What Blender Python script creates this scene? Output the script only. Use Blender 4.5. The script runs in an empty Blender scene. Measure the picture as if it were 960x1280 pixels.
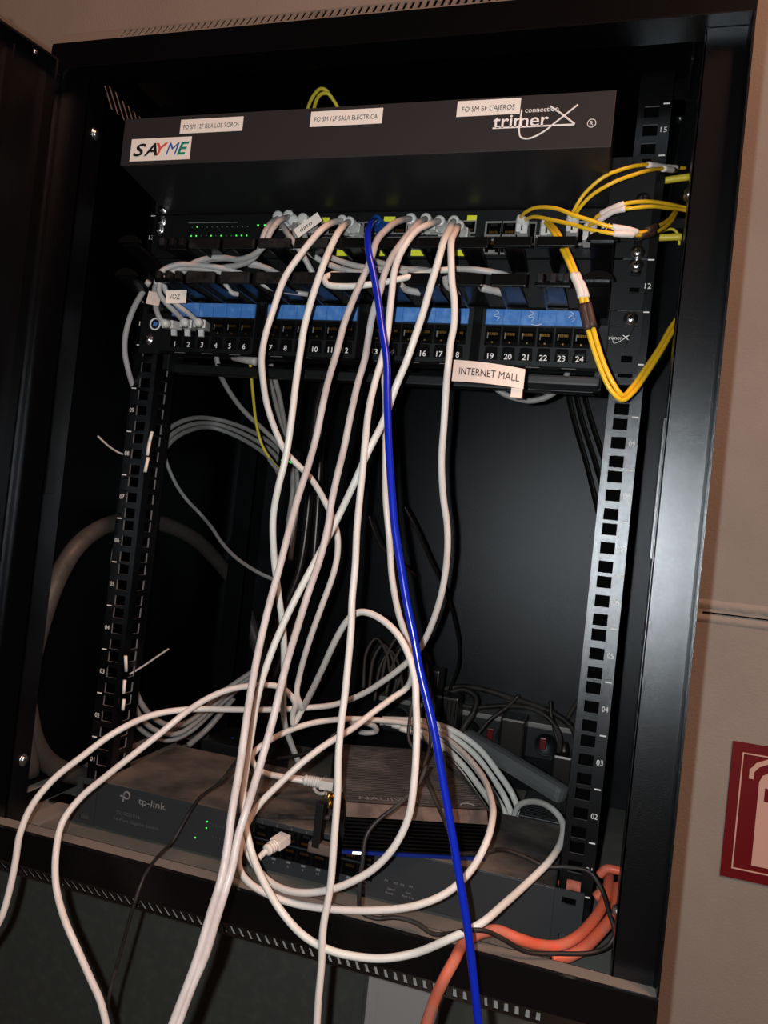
import bpy, bmesh, math, random
from mathutils import Vector, Matrix
random.seed(7)
S = 0.001                      # everything is written in millimetres
col = bpy.context.scene.collection
scn = bpy.context.scene

# ------------------------------------------------------------------ camera
CAM = Vector((235.41, -669.14, 287.52)); FPX = 956.9
MR = Matrix(((0.95295, -0.28732, -0.096606), (0.28390, 0.95766, -0.047743), (0.106234, 0.018070, 0.994177)))  # columns: right, forward, up
cd = bpy.data.cameras.new('camera'); cam = bpy.data.objects.new('camera', cd); col.objects.link(cam)
R_, F_, U_ = MR.col[0], MR.col[1], MR.col[2]
B = Matrix((R_, U_, -F_)).transposed()
cam.matrix_world = Matrix.Translation(CAM * S) @ B.to_4x4()
cd.sensor_fit = 'VERTICAL'; cd.sensor_height = 36; cd.lens = FPX / 1280 * 36; cd.clip_start = 0.02
scn.camera = cam

def ray(u, v): return MR @ Vector(((u - 480) / FPX, 1, -(v - 640) / FPX))
def at(u, v, Y):
    d = ray(u, v); return CAM + d * ((Y - CAM.y) / d.y)
def onx(u, v, X):
    d = ray(u, v); return CAM + d * ((X - CAM.x) / d.x)
def onz(u, v, Z):
    d = ray(u, v); return CAM + d * ((Z - CAM.z) / d.z)

# ------------------------------------------------------------------ world, lights, exposure
w = bpy.data.worlds.new('world'); scn.world = w; w.use_nodes = True
w.node_tree.nodes['Background'].inputs[0].default_value = (1.0, 0.62, 0.47, 1)
w.node_tree.nodes['Background'].inputs[1].default_value = 0.012
def lamp(kind, name, loc, energy, color, **k):
    l = bpy.data.lights.new(name, kind); o = bpy.data.objects.new(name, l); col.objects.link(o)
    o.location = Vector(loc) * S; l.energy = energy; l.color = color
    for a, b in k.items(): setattr(l, a, b)
    return o
fp = CAM - R_ * 21 + U_ * 6
lamp('POINT', 'phone_flash', fp, 13, (1.0, 0.97, 0.93), shadow_soft_size=0.0035)
a = lamp('AREA', 'room_light', (1500, -1200, 2400), 58, (1.0, 0.48, 0.30), size=0.9)
a.rotation_euler = (Vector((100, 300, 300)) * S - a.location).to_track_quat('-Z', 'Y').to_euler()
scn.view_settings.view_transform = 'Standard'; scn.view_settings.look = 'None'
scn.view_settings.exposure = 0.0; scn.view_settings.gamma = 1.0; scn.view_settings.use_curve_mapping = False

# ------------------------------------------------------------------ materials
def lin(c):
    return tuple(((x / 255) / 12.92 if x / 255 <= .04045 else ((x / 255 + .055) / 1.055) ** 2.4) for x in c) + (1,)
def mat(name, c, rough=.5, spec=.5, metal=0, bump=0, bscale=900, dust=None, damt=0, dscale=25, rgh2=None, emit=None, estr=1, coat=0):
    m = bpy.data.materials.new(name); m.use_nodes = True; n = m.node_tree.nodes; l = m.node_tree.links
    p = n['Principled BSDF']; p.inputs['Base Color'].default_value = lin(c)
    p.inputs['Roughness'].default_value = rough; p.inputs['Specular IOR Level'].default_value = spec; p.inputs['Metallic'].default_value = metal
    if max(c) < 20: p.inputs['Specular Tint'].default_value = (.8, .91, 1, 1)
    if coat: p.inputs['Coat Weight'].default_value = coat
    g = n.new('ShaderNodeNewGeometry')
    if bump:
        t = n.new('ShaderNodeTexNoise'); t.inputs['Scale'].default_value = bscale; t.inputs['Detail'].default_value = 2
        l.new(g.outputs['Position'], t.inputs['Vector'])
        b = n.new('ShaderNodeBump'); b.inputs['Strength'].default_value = bump; b.inputs['Distance'].default_value = .0006
        l.new(t.outputs['Fac'], b.inputs['Height']); l.new(b.outputs[0], p.inputs['Normal'])
    if dust:
        t = n.new('ShaderNodeTexNoise'); t.inputs['Scale'].default_value = dscale; t.inputs['Detail'].default_value = 6; t.inputs['Roughness'].default_value = .62
        l.new(g.outputs['Position'], t.inputs['Vector'])
        r = n.new('ShaderNodeValToRGB'); r.color_ramp.elements[0].position = .62 - damt * .45; r.color_ramp.elements[1].position = .82 - damt * .45
        x = n.new('ShaderNodeMix'); x.data_type = 'RGBA'; x.inputs[6].default_value = lin(c); x.inputs[7].default_value = lin(dust)
        l.new(t.outputs['Fac'], r.inputs[0]); l.new(r.outputs[0], x.inputs[0]); l.new(x.outputs[2], p.inputs['Base Color'])
        y = n.new('ShaderNodeMath'); y.operation = 'MULTIPLY_ADD'; y.inputs[1].default_value = .9 - rough; y.inputs[2].default_value = rough
        l.new(r.outputs[0], y.inputs[0]); l.new(y.outputs[0], p.inputs['Roughness'])
    if emit:
        p.inputs['Emission Color'].default_value = lin(emit); p.inputs['Emission Strength'].default_value = estr
    return m
M = {}
M['coat'] = mat('black_powder_coat', (6, 6, 7), .30, .35, bump=.2, bscale=1400)
M['coat_in'] = mat('black_powder_coat_inside', (4, 5, 7), .30, .36, bump=.3, bscale=1600)
M['frame'] = mat('black_frame_paint', (5, 5, 6), .25, 1.0, bump=.3, bscale=1300)
M['dustmetal'] = mat('dusty_black_metal', (26, 24, 23), .5, .3, bump=.2, dust=(120, 118, 114), damt=.95, dscale=18)
M['dustfloor'] = mat('dusty_floor_metal', (94, 100, 98), .6, .3, dust=(112, 112, 108), damt=.45, dscale=9)
M['scuff'] = mat('scuffed_black_lip', (16, 15, 15), .4, .4, dust=(95, 90, 86), damt=.12, dscale=30)
M['plastic'] = mat('black_plastic', (12, 12, 13), .24, .3, bump=.1, bscale=500)
M['plastic_m'] = mat('matt_black_plastic', (17, 18, 19), .45, .4, bump=.15)
M['dustplast'] = mat('dusty_black_plastic', (16, 16, 16), .45, .3, dust=(32, 31, 30), damt=.35, dscale=40)
M['tray'] = mat('satin_black_steel', (30, 31, 34), .38, .5, bump=.12, bscale=900)
M['tray_face'] = mat('charcoal_steel_face', (40, 40, 43), .55, .4, bump=.08)
M['swgrey'] = mat('slate_steel', (44, 49, 54), .5, .4, bump=.1)
M['swtop'] = mat('dusty_slate_top', (58, 58, 57), .7, .2, dust=(108, 104, 100), damt=.5, dscale=11, bump=.1)
M['hole'] = mat('dark_socket', (3, 3, 4), .8, .05)
M['blue'] = mat('blue_label_strip', (70, 128, 205), .35, .5, dust=(95, 150, 220), damt=.3, dscale=120)
M['yellow'] = mat('yellow_label', (225, 235, 60), .5, .3)
M['white'] = mat('white_print', (235, 235, 235), .5, .3)
M['dimprint'] = mat('pale_grey_print', (120, 124, 126), .6, .3)
M['fadeprint'] = mat('faded_print', (82, 86, 88), .6, .3)
M['ink'] = mat('black_ink', (25, 25, 28), .6, .3)
M['greyink'] = mat('grey_ink', (80, 80, 84), .6, .3)
M['label'] = mat('white_paper_label', (232, 231, 226), .55, .3)
M['pinklabel'] = mat('off_white_label', (235, 215, 205), .5, .3)
M['red_i'] = mat('red_ink', (215, 85, 75), .5); M['blue_i'] = mat('blue_ink', (30, 95, 175), .5); M['green_i'] = mat('green_ink', (20, 130, 110), .5)
M['screw'] = mat('zinc_screw', (190, 195, 200), .28, .5, 1)
M['gold'] = mat('gold_contact', (200, 160, 80), .35, .5, 1)
M['silver'] = mat('steel_shell', (170, 172, 172), .35, .5, .8)
M['portgrey'] = mat('grey_port_frame', (125, 127, 128), .45, .4)
M['edgeglint'] = mat('painted_edge_glint', (112, 114, 116), .4, .5)  # pale rail hole edges, colour stands in for the light they catch
M['led'] = mat('green_led', (60, 255, 90), .4, emit=(60, 255, 70), estr=.9)
M['ledw'] = mat('white_led', (255, 255, 255), .4, emit=(240, 250, 255), estr=1.6)
M['ledr'] = mat('red_switch', (90, 12, 16), .3, emit=(120, 10, 15), estr=.03)
def cabmat(n, c, dust, amt=.3, r=.36): return mat(n, c, r, .45, dust=dust, damt=amt, dscale=30)
M['cw'] = cabmat('white_pvc_sheath', (218, 224, 222), (208, 210, 206))
M['cp'] = cabmat('pinkish_white_sheath', (220, 220, 218), (208, 206, 203), .4)
M['cp2'] = cabmat('dusty_pink_sheath', (190, 190, 192), (172, 168, 168), .5, .3)
M['cg'] = cabmat('light_grey_sheath', (172, 176, 178), (158, 156, 154), .4, .4)
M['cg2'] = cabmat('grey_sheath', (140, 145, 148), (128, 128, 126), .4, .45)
M['cblue'] = mat('blue_pvc_sheath', (14, 38, 175), .22, .55)
M['cyel'] = mat('yellow_fibre_sheath', (240, 196, 45), .32, .5)
M['cyel2'] = mat('olive_yellow_sheath', (205, 190, 62), .4, .4)
M['corg'] = cabmat('orange_sheath', (215, 98, 70), (180, 110, 92), .5, .4)
M['cblk'] = mat('black_rubber_sheath', (20, 19, 19), .35, .5)
M['cblkd'] = cabmat('dusty_black_sheath', (28, 27, 27), (56, 54, 52), .35, .5)
M['conduit'] = cabmat('grey_conduit', (62, 60, 58), (44, 43, 42), .5, .5)
M['boot'] = mat('translucent_white_boot', (205, 210, 210), .25, .5)
M['bootblue'] = mat('blue_boot', (22, 70, 150), .25, .5)
M['tape'] = mat('dark_brown_tape', (60, 45, 42), .5)
M['tie'] = mat('white_tie', (230, 225, 222), .4)
M['wall'] = mat('brown_painted_plaster', (156, 156, 152), .75, .25, bump=.6, bscale=350, dust=(150, 150, 146), damt=.4, dscale=6)
M['groove'] = mat('rough_plaster_groove', (160, 160, 156), .85, .2, bump=1, bscale=200)
M['enc'] = mat('dark_olive_grey_paint', (88, 93, 91), .55, .3, dust=(97, 102, 99), damt=.3, dscale=60, bump=.2)
M['trunk'] = mat('light_grey_pvc', (196, 198, 200), .5, .4, bump=.1)
M['signred'] = mat('dark_red_sign', (108, 3, 16), .5, .4)
M['signwhite'] = mat('sign_white', (215, 185, 175), .5, .3)
M['floor'] = mat('grey_concrete_floor', (110, 105, 100), .8, .2, bump=.3, bscale=60)
M['fin'] = mat('black_anodised_fin', (9, 9, 10), .3, .5)
M['brownedge'] = mat('dusty_brown_edge', (92, 82, 78), .6, .3, dust=(76, 68, 64), damt=.4, dscale=60)
M['ribtop'] = mat('dusty_ribbed_top', (58, 56, 56), .65, .3, dust=(92, 88, 86), damt=.35, dscale=22)
M['bluestripe'] = mat('blue_led_strip', (14, 34, 110), .3, emit=(10, 35, 130), estr=.12)
M['pdutop'] = mat('grey_aluminium', (120, 122, 122), .45, .5, .2)
M['glossbar'] = mat('sheen_grey_case', (92, 98, 102), .38, .7, bump=.25, bscale=700)  # black case coloured grey to paint in the light on its top

# ------------------------------------------------------------------ mesh builder
class MB:
    def __init__(s): s.v = []; s.f = []; s.mi = []; s.sm = []; s.mats = []
    def m(s, mt):
        mt = M[mt] if isinstance(mt, str) else mt
        if mt not in s.mats: s.mats.append(mt)
        return s.mats.index(mt)
    def add(s, vs, fs, mt, smooth=False):
        o = len(s.v); k = s.m(mt); s.v += [tuple(x) for x in vs]
        for f in fs: s.f.append([i + o for i in f]); s.mi.append(k); s.sm.append(smooth)
        return s
    def box(s, x0, x1, y0, y1, z0, z1, mt, T=None, bev=0):
        b = bmesh.new()
        vs = [b.verts.new(p) for p in ((x0,y0,z0),(x1,y0,z0),(x1,y1,z0),(x0,y1,z0),(x0,y0,z1),(x1,y0,z1),(x1,y1,z1),(x0,y1,z1))]
        for f in ((3,2,1,0),(4,5,6,7),(0,1,5,4),(1,2,6,5),(2,3,7,6),(3,0,4,7)): b.faces.new([vs[i] for i in f])
        if bev: bmesh.ops.bevel(b, geom=b.edges[:], offset=bev, segments=2, affect='EDGES', profile=.6)
        b.verts.index_update()
        s.add([(T @ v.co if T else v.co) for v in b.verts], [[v.index for v in f.verts] for f in b.faces], mt); b.free(); return s
    def prism(s, poly, a, b, axis, mt, T=None):      # poly in the two remaining axes
        def P(p, h):
            q = {'x': (h, p[0], p[1]), 'y': (p[0], h, p[1]), 'z': (p[0], p[1], h)}[axis]; q = Vector(q); return T @ q if T else q
        n = len(poly); vs = [P(p, a) for p in poly] + [P(p, b) for p in poly]
        fs = [list(range(n))[::-1], list(range(n, 2 * n))] + [[i, (i + 1) % n, (i + 1) % n + n, i + n] for i in range(n)]
        return s.add(vs, fs, mt)
    def lathe(s, c, ax, prof, mt, seg=14, smooth=True):   # prof: (distance along ax, radius)
        ax = Vector(ax).normalized(); u = ax.orthogonal().normalized(); w_ = ax.cross(u); vs = []; fs = []
        for (h, r) in prof:
            for k in range(seg):
                t = 2 * math.pi * k / seg; vs.append(Vector(c) + ax * h + (u * math.cos(t) + w_ * math.sin(t)) * r)
        for i in range(len(prof) - 1):
            for k in range(seg): fs.append([i*seg+k, i*seg+(k+1)%seg, (i+1)*seg+(k+1)%seg, (i+1)*seg+k])
        fs += [list(range(seg))[::-1], list(range((len(prof)-1)*seg, len(prof)*seg))]
        return s.add(vs, fs, mt, smooth)
    def tube(s, pts, r, mt, seg=10, closed=False, flat=1.0, rf=None):
        n = len(pts); T = []
        for i in range(n):
            a_ = pts[(i - 1) % n] if (closed or i > 0) else pts[0]; b_ = pts[(i + 1) % n] if (closed or i < n - 1) else pts[-1]
            t = (b_ - a_); T.append(t.normalized() if t.length > 1e-9 else Vector((0, 0, 1)))
        N = T[0].orthogonal().normalized(); vs = []; fs = []
        for i in range(n):
            N = (N - T[i] * N.dot(T[i])).normalized(); Bn = T[i].cross(N); rr = rf(i / max(1, n - 1)) * r if rf else r
            for k in range(seg):
                t = 2 * math.pi * k / seg; vs.append(pts[i] + (N * math.cos(t) * flat + Bn * math.sin(t)) * rr)
        for i in range(n if closed else n - 1):
            j = (i + 1) % n
            for k in range(seg): fs.append([i*seg+k, i*seg+(k+1)%seg, j*seg+(k+1)%seg, j*seg+k])
        if not closed: fs += [list(range(seg))[::-1], list(range((n-1)*seg, n*seg))]
        return s.add(vs, fs, mt, True)
    def plate(s, u0, u1, v0, v1, holes, mp, mt, edge=None):
        """flat plate with rectangular holes; mp(u, v, d) -> point, d = 0 front, 1 back (thickness)"""
        us = sorted({u0, u1, *[h[0] for h in holes], *[h[1] for h in holes]}); vs_ = sorted({v0, v1, *[h[2] for h in holes], *[h[3] for h in holes]})
        us = [x for x in us if u0 <= x <= u1]; vs_ = [x for x in vs_ if v0 <= x <= v1]
        solid = {}
        for i in range(len(us) - 1):
            for j in range(len(vs_) - 1):
                cx = (us[i] + us[i+1]) / 2; cy = (vs_[j] + vs_[j+1]) / 2
                if not any(h[0] < cx < h[1] and h[2] < cy < h[3] for h in holes): solid[(i, j)] = 1
        idx = {}; V = []; F = []; E_ = []
        def g(i, j, d):
            k = (i, j, d)
            if k not in idx: idx[k] = len(V); V.append(mp(us[i], vs_[j], d))
            return idx[k]
        for (i, j) in solid:
            F.append([g(i,j,0), g(i+1,j,0), g(i+1,j+1,0), g(i,j+1,0)]); F.append([g(i,j,1), g(i,j+1,1), g(i+1,j+1,1), g(i+1,j,1)])
            for (di, dj, a_, b_) in ((-1,0,(i,j),(i,j+1)), (1,0,(i+1,j+1),(i+1,j)), (0,-1,(i+1,j),(i,j)), (0,1,(i,j+1),(i+1,j+1))):
                if (i + di, j + dj) not in solid: (E_ if edge and 0 <= i + di < len(us) - 1 and 0 <= j + dj < len(vs_) - 1 else F).append([g(*a_,0), g(*b_,0), g(*b_,1), g(*a_,1)])
        if E_: s.add(V, E_, edge)
        return s.add(V, F, mt)
    def build(s, name, parent=None, origin=None):
        me = bpy.data.meshes.new(name); o = Vector(origin) if origin is not None else Vector((0, 0, 0))
        me.from_pydata([tuple((Vector(v) - o) * S) for v in s.v], [], s.f)
        for mt in s.mats: me.materials.append(mt)
        me.polygons.foreach_set('material_index', s.mi); me.polygons.foreach_set('use_smooth', s.sm)
        b = bmesh.new(); b.from_mesh(me); bmesh.ops.recalc_face_normals(b, faces=b.faces[:]); b.to_mesh(me); b.free()
        ob = bpy.data.objects.new(name, me); col.objects.link(ob)
        if parent is not None:
            ob.parent = parent; ob.location = (o * S) - parent_world(parent)
        else: ob.location = o * S
        return ob
def parent_world(p):
    v = Vector((0, 0, 0))
    while p is not None: v += p.location; p = p.parent
    return v
def tag(o, label, cat, group=None):
    o['label'] = label; o['category'] = cat
    if group: o['group'] = group
    return o
def structure(o): o['kind'] = 'structure'; return o
def empty(name, loc, label, cat, group=None):
    o = bpy.data.objects.new(name, None); col.objects.link(o); o.location = Vector(loc) * S; o.empty_display_size = .02
    return tag(o, label, cat, group)

def text(mb, s, c, h, mt, w_=None, shear=0, n=(0, -1, 0), up=(0, 0, 1), off=.25, rot=0, spacing=1.0, bold=0):
    """lettering centred at c, cap height h, optional total width, facing n"""
    cu = bpy.data.curves.new('t', 'FONT'); cu.body = s; cu.size = 1; cu.shear = shear; cu.space_character = spacing; cu.resolution_u = 3
    cu.offset = bold
    ob = bpy.data.objects.new('t', cu); col.objects.link(ob)
    dg = bpy.context.evaluated_depsgraph_get(); me = bpy.data.meshes.new_from_object(ob.evaluated_get(dg))
    col.objects.unlink(ob); bpy.data.objects.remove(ob)
    xs = [v.co.x for v in me.vertices]; ys = [v.co.y for v in me.vertices]
    if not xs: return
    k = h / .70; mx = (min(xs) + max(xs)) / 2; W = (max(xs) - min(xs)) * k; kx = k * (w_ / W if w_ else 1)
    n = Vector(n).normalized(); up = Vector(up).normalized(); rt = up.cross(n).normalized(); cr, sr = math.cos(rot), math.sin(rot)
    V = []
    for v in me.vertices:
        x = (v.co.x - mx) * kx; y = (v.co.y - .35) * k; x, y = x * cr - y * sr, x * sr + y * cr
        V.append(Vector(c) + rt * x + up * y + n * off)
    mb.add(V, [list(p.vertices) for p in me.polygons], mt); bpy.data.meshes.remove(me)
def thintext(name, parent, items):
    mb = MB()
    for it in items: text(mb, **it)
    return mb.build(name, parent)

def cr(P, per=7):
    if len(P) < 3: return [P[0].lerp(P[1], i / 6) for i in range(7)]
    Q = [P[0] * 2 - P[1]] + P + [P[-1] * 2 - P[-2]]; out = []
    for i in range(1, len(Q) - 2):
        p0, p1, p2, p3 = Q[i-1:i+3]
        t0 = 0; t1 = t0 + max((p1-p0).length, .01) ** .5; t2 = t1 + max((p2-p1).length, .01) ** .5; t3 = t2 + max((p3-p2).length, .01) ** .5
        for k in range(per):
            t = t1 + (t2 - t1) * k / per
            A1 = p0*((t1-t)/(t1-t0)) + p1*((t-t0)/(t1-t0)); A2 = p1*((t2-t)/(t2-t1)) + p2*((t-t1)/(t2-t1)); A3 = p2*((t3-t)/(t3-t2)) + p3*((t-t2)/(t3-t2))
            B1 = A1*((t2-t)/(t2-t0)) + A2*((t-t0)/(t2-t0)); B2 = A2*((t3-t)/(t3-t1)) + A3*((t-t1)/(t3-t1))
            out.append(B1*((t2-t)/(t2-t1)) + B2*((t-t1)/(t2-t1)))
    out.append(P[-1]); return out
def path(pts):
    """control points (u, v[, Y]) seen in the photograph at depth Y; missing depths are interpolated"""
    d = [0]
    for i in range(1, len(pts)): d.append(d[-1] + math.hypot(pts[i][0] - pts[i-1][0], pts[i][1] - pts[i-1][1]))
    known = [i for i, p in enumerate(pts) if len(p) > 2]; out = []
    for i, p in enumerate(pts):
        if len(p) > 2: Y = p[2]
        else:
            a_ = max([k for k in known if k < i], default=None); b_ = min([k for k in known if k > i], default=None)
            if a_ is None: Y = pts[b_][2]
            elif b_ is None: Y = pts[a_][2]
            else: t = (d[i] - d[a_]) / (d[b_] - d[a_]); Y = pts[a_][2] * (1 - t) + pts[b_][2] * t
        out.append(at(p[0], p[1], Y))
    return out
def cable(label, pts, r=2.7, mt='cw', group=None, name='network_cable', cat='cable', flat=1, per=7):
    P = cr(path(pts), per); mb = MB(); mb.tube(P, r, mt, 12, flat=flat)
    o = mb.build(name, origin=P[0]); tag(o, label, cat, group); return o, P

def plug(parent, p, d=(0, 1, 0), mt='boot', L=26, tab=True, w_=11.6, rings=5):
    """modular plug with a ribbed strain relief; p = cable end, d = towards the socket"""
    d = Vector(d).normalized(); mb = MB()
    prof = [(-5, 2.9), (-4.5, 4.8), (-3, 5.2), (-1.6, 4.8), (-1.2, 3.9)]
    for i in range(rings): h = i * 2.2; prof += [(h, 5.3), (h + 1.2, 5.3), (h + 1.3, 4.2), (h + 2.1, 4.2)]
    mb.lathe(p, d, prof, mt, 12)
    q = d.to_track_quat('Y', 'Z').to_matrix().to_4x4(); T = Matrix.Translation(Vector(p)) @ q; h0 = rings * 2.2
    mb.box(-w_/2, w_/2, h0 - 1, h0 + L - 12, -4.2, 4.2, mt, T, .7)
    if tab: mb.prism([(h0 - 4, -8), (h0 - 3, -8.6), (h0 + 9, -4.2), (h0 + 6, -4.2)], -2.6, 2.6, 'x', mt, T)
    return mb.build('connector', parent, origin=p)
def screw(mb, c, r=4.6, n=(0, -1, 0)):
    mb.lathe(c, n, [(0, r + 1.4), (.6, r + 1.4), (.7, r), (2.0, r * .92), (3.0, r * .6), (3.3, .3)], 'screw', 16)
    n = Vector(n)
    mb.box(c[0] - 2, c[0] + 2, c[1] - 3.5, c[1] - 3.1, c[2] - .5, c[2] + .5, 'hole') if abs(n.y) > .5 else None
    if abs(n.y) > .5: mb.box(c[0] - .5, c[0] + .5, c[1] - 3.5, c[1] - 3.1, c[2] - 2, c[2] + 2, 'hole')

# ================================================================== SETTING
YW = 362
mb = MB(); mb.box(-1800, 1800, YW, YW + 120, -1300, 1500, 'wall'); structure(mb.build('wall_back'))
mb = MB(); mb.box(-1800, 1800, -2400, YW + 120, -1320, -1300, 'floor'); structure(mb.build('floor'))
# chased and badly filled groove in the plaster, right of the cabinet
mb = MB(); V = []; F = []; prof = [(-16, 0), (-13, -1.6), (-9, -2.2), (-6, -.4), (-3.5, -.2), (0, -.3), (3, -.6), (6, -2.6), (10, -1.4), (14, 0)]
nx = 90
for i in range(nx + 1):
    x = 305 + i * 6; j = random.uniform(-.7, .7)
    for k, (dz, dy) in enumerate(prof): V.append((x, YW + dy * (1 + .25 * random.uniform(-1, 1)) + .2, 226 + dz + (j if k in (3, 4, 5, 6, 7) else 0)))
for i in range(nx):
    for k in range(len(prof) - 1): a_ = i * len(prof) + k; F.append([a_, a_ + len(prof), a_ + len(prof) + 1, a_ + 1])
mb.add(V, F, 'groove', True)
mb.box(352, 842, YW - 1.2, YW + 1, 222.6, 224.2, 'hole')
structure(mb.build('trim_1'))

# dark enclosure below the cabinet, with a pale trunking in front of it
xr = at(690, 1270, 300).x; xl = at(465, 1210, 296).x; xm = at(552, 1235, 296).x
mb = MB(); mb.box(-800, xr, 301, YW - .5, -1100, -110, 'enc', bev=2)
ec = mb.build('electrical_enclosure'); tag(ec, 'dark olive grey metal enclosure on the wall under the black cabinet', 'enclosure')
mb = MB(); mb.box(-790, xl - 8, 298.5, 300.8, -1090, -125, 'enc', bev=.8); mb.build('door', ec)
tr = MB(); tr.box(xl, xm, 284, 300.9, -1100, -112, 'trunk', bev=1.5)
to = tr.build('cable_trunking'); tag(to, 'light grey plastic cable trunking running down below the cabinet', 'trunking')
tr = MB(); tr.box(xl + 14, xm - 1, 281.6, 284, -1100, -113, 'trunk', bev=.8); tr.build('cover', to)

# fire extinguisher sign on the wall
sg = MB(); yS = YW - 1.5
sl = at(917, 925, YW).x; x0, x1, z0, z1 = 400, 562, -92, 72
sg.box(x0, x1, yS, YW - .1, z0, z1, 'signred')
so = sg.build('fire_sign'); tag(so, 'dark red fire extinguisher sign with white border on brown wall', 'sign')
g = MB()
def strip(mb, pts, w_, y, mt):
    P = [Vector((p[0], 0, p[1])) for p in pts]
    for a_, b_ in zip(P[:-1], P[1:]):
        d = (b_ - a_).normalized(); n_ = Vector((-d.z, 0, d.x)) * w_ / 2; a2 = a_ - d * w_ * .3; b2 = b_ + d * w_ * .3
        y += -.04
        mb.prism([((a2+n_).x, (a2+n_).z), ((b2+n_).x, (b2+n_).z), ((b2-n_).x, (b2-n_).z), ((a2-n_).x, (a2-n_).z)], y, y + .8, 'y', mt)
i_ = 12.5
strip(g, [(x0+i_, z0+i_), (x0+i_, z1-i_), (x1-i_, z1-i_), (x1-i_, z0+i_), (x0+i_, z0+i_)], 1.6, yS - .6, 'signwhite')
body = [(433, -72)] + [(433, 28), (436, 36), (442, 40), (450, 41)] + [(480, 41), (488, 37), (491, 28), (491, -72)]
g.prism(body, yS - .6, yS, 'y', 'signwhite'); g.prism([(440, 6), (491.1, 6), (491.1, 22), (440, 22)], yS - .9, yS - .5, 'y', 'signred')
strip(g, [(424, 32), (424, 40), (430, 48), (452, 60), (470, 62)], 5.5, yS - .6, 'signwhite'); strip(g, [(462, 41), (462, 58), (490, 58)], 7, yS - .7, 'signwhite')
g.build('pictogram', so)

# ================================================================== CABINET
YF, YB = -92, 358
cab = empty('network_cabinet', (0, YF, -68), 'open black steel wall cabinet full of network gear', 'cabinet')
def part(name, mb, parent=None): return mb.build(name, parent or cab)
# back, sides, top, floor
XO = {-1: -309, 1: 297}; XI = {-1: -274, 1: 265}; YU = YF + 15
mb = MB(); mb.box(-307, 295, YB - 1.5, YB, -66, 716, 'coat_in'); part('back_panel', mb)
for sx, nm in ((-1, 'side_panel'), (1, 'side_panel')):
    holes = [(-14 + i * 10.2, -8.5 + i * 10.2, 690, 711) for i in range(14)] + [(-40 + i * 14, -33 + i * 14, -30, -12) for i in range(20)]
    mb = MB(); mb.plate(YF + 14, YB, -66, 716, holes, lambda u, v, d, sx=sx: (XO[sx] - sx * (1.5 + 1.5 * d), u + (-(v - 700) * .9 if 689 < v < 712 and -20 < u < 140 else 0), v), 'coat_in')
    # inside stiffening lips
    mb.box(*sorted((XO[sx] - sx * 2.8, XO[sx] - sx * 11)), -60, YB - 2, -16, -14, 'dustmetal')
    part(nm, mb)
mb = MB(); mb.box(-307, 295, YF + 10, YB, 716, 718, 'coat_in'); part('top_panel', mb)
mb = MB(); mb.plate(-305, 293, YF + 17, YB - 2, [], lambda u, v, d: (u, v, -36 - 2 * d), 'dustfloor')
mb.box(-284, -266, -72, YB - 4, -36, -32, 'dustmetal'); part('floor_panel', mb)
# front bars with slotted chamfers
def slots(x0, x1, pitch, w_, v0, v1): return [(x0 + i * pitch, x0 + i * pitch + w_, v0, v1) for i in range(int((x1 - x0) / pitch))]
mb = MB(); mb.box(-308, 297, YF, YF + 14, 680, 703, 'coat')
mb.box(-306, 295, YF, YF + 30, 678.5, 680, 'frame'); part('top_bar', mb)
mb = MB(); mb.plate(-308, 297, 0, 16, slots(-238, 262, 6.4, 3.1, 2, 14), lambda u, v, d: (u, YF + v * .62 + 1.5 * d, 703 + v * .93), 'dustmetal')
part('top_vent_strip', mb)
mb = MB(); mb.box(-308, 297, YF, YF + 1.6, -48, -18, 'frame'); mb.box(-308, 297, YF + .2, YF + 16, -20, -18.4, 'dustmetal'); mb.box(-308, 297, YF + 15.5, YF + 17, -37, -18.5, 'frame')
mb.box(-308, 297, YF - .5, YF + .8, -19.4, -17.9, 'scuff'); part('bottom_bar', mb)
mb = MB(); mb.plate(-308, 297, 0, 27, slots(-268, 228, 7.8, 3.5, 4, 22), lambda u, v, d: (u, YF + v * .67 + 1.4 * d, -48 - v * .745), 'frame')
mb.box(-306, 295, YF + 18.5, YF + 62, -67.6, -66.6, 'trunk')  # pale plate added behind the slots so they show bright
part('bottom_vent_strip', mb)
for sx in (-1, 1):
    mb = MB(); a_, b_ = sorted((XO[sx], XI[sx])); mb.box(a_, b_, YU, YU + 1.6, -35, 678.4, 'frame', bev=.4)
    a_, b_ = sorted((XI[sx], XI[sx] + sx * 1.5)); mb.box(a_, b_, YU, YU + 24, -35, 678.4, 'frame')
    a_, b_ = sorted((XI[sx] + sx, XI[sx] + sx * 15)); mb.box(a_, b_, YU + 22.5, YU + 24, -35, 678.4, 'frame')
    a_, b_ = sorted((XO[sx], XO[sx] - sx * 1.6)); mb.box(a_, b_, YF + .5, YF + 15, -46, 702, 'frame')
    up = part('upright', mb)
    k = MB(); a_, b_ = sorted((XI[sx] - sx * 2.4, XI[sx])); k.box(a_, b_, YU - .6, YU + 12, 284, 388, 'frame', bev=.5); k.build('hinge_plate', up)
    for z in ((631, 32) if sx < 0 else (560, 22)):
        k = MB(); screw(k, (XI[sx] - sx * (.5 if sx < 0 else 0), YU + (14 if sx < 0 else 14), z), 4.5, (-sx, 0, 0)); k.build('screw', up)
for i in range(2):
    k = MB(); screw(k, (291 , -10, 22 + 660 * i), 4.2, (-1, 0, 0)); k.build('screw', cab)
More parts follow.
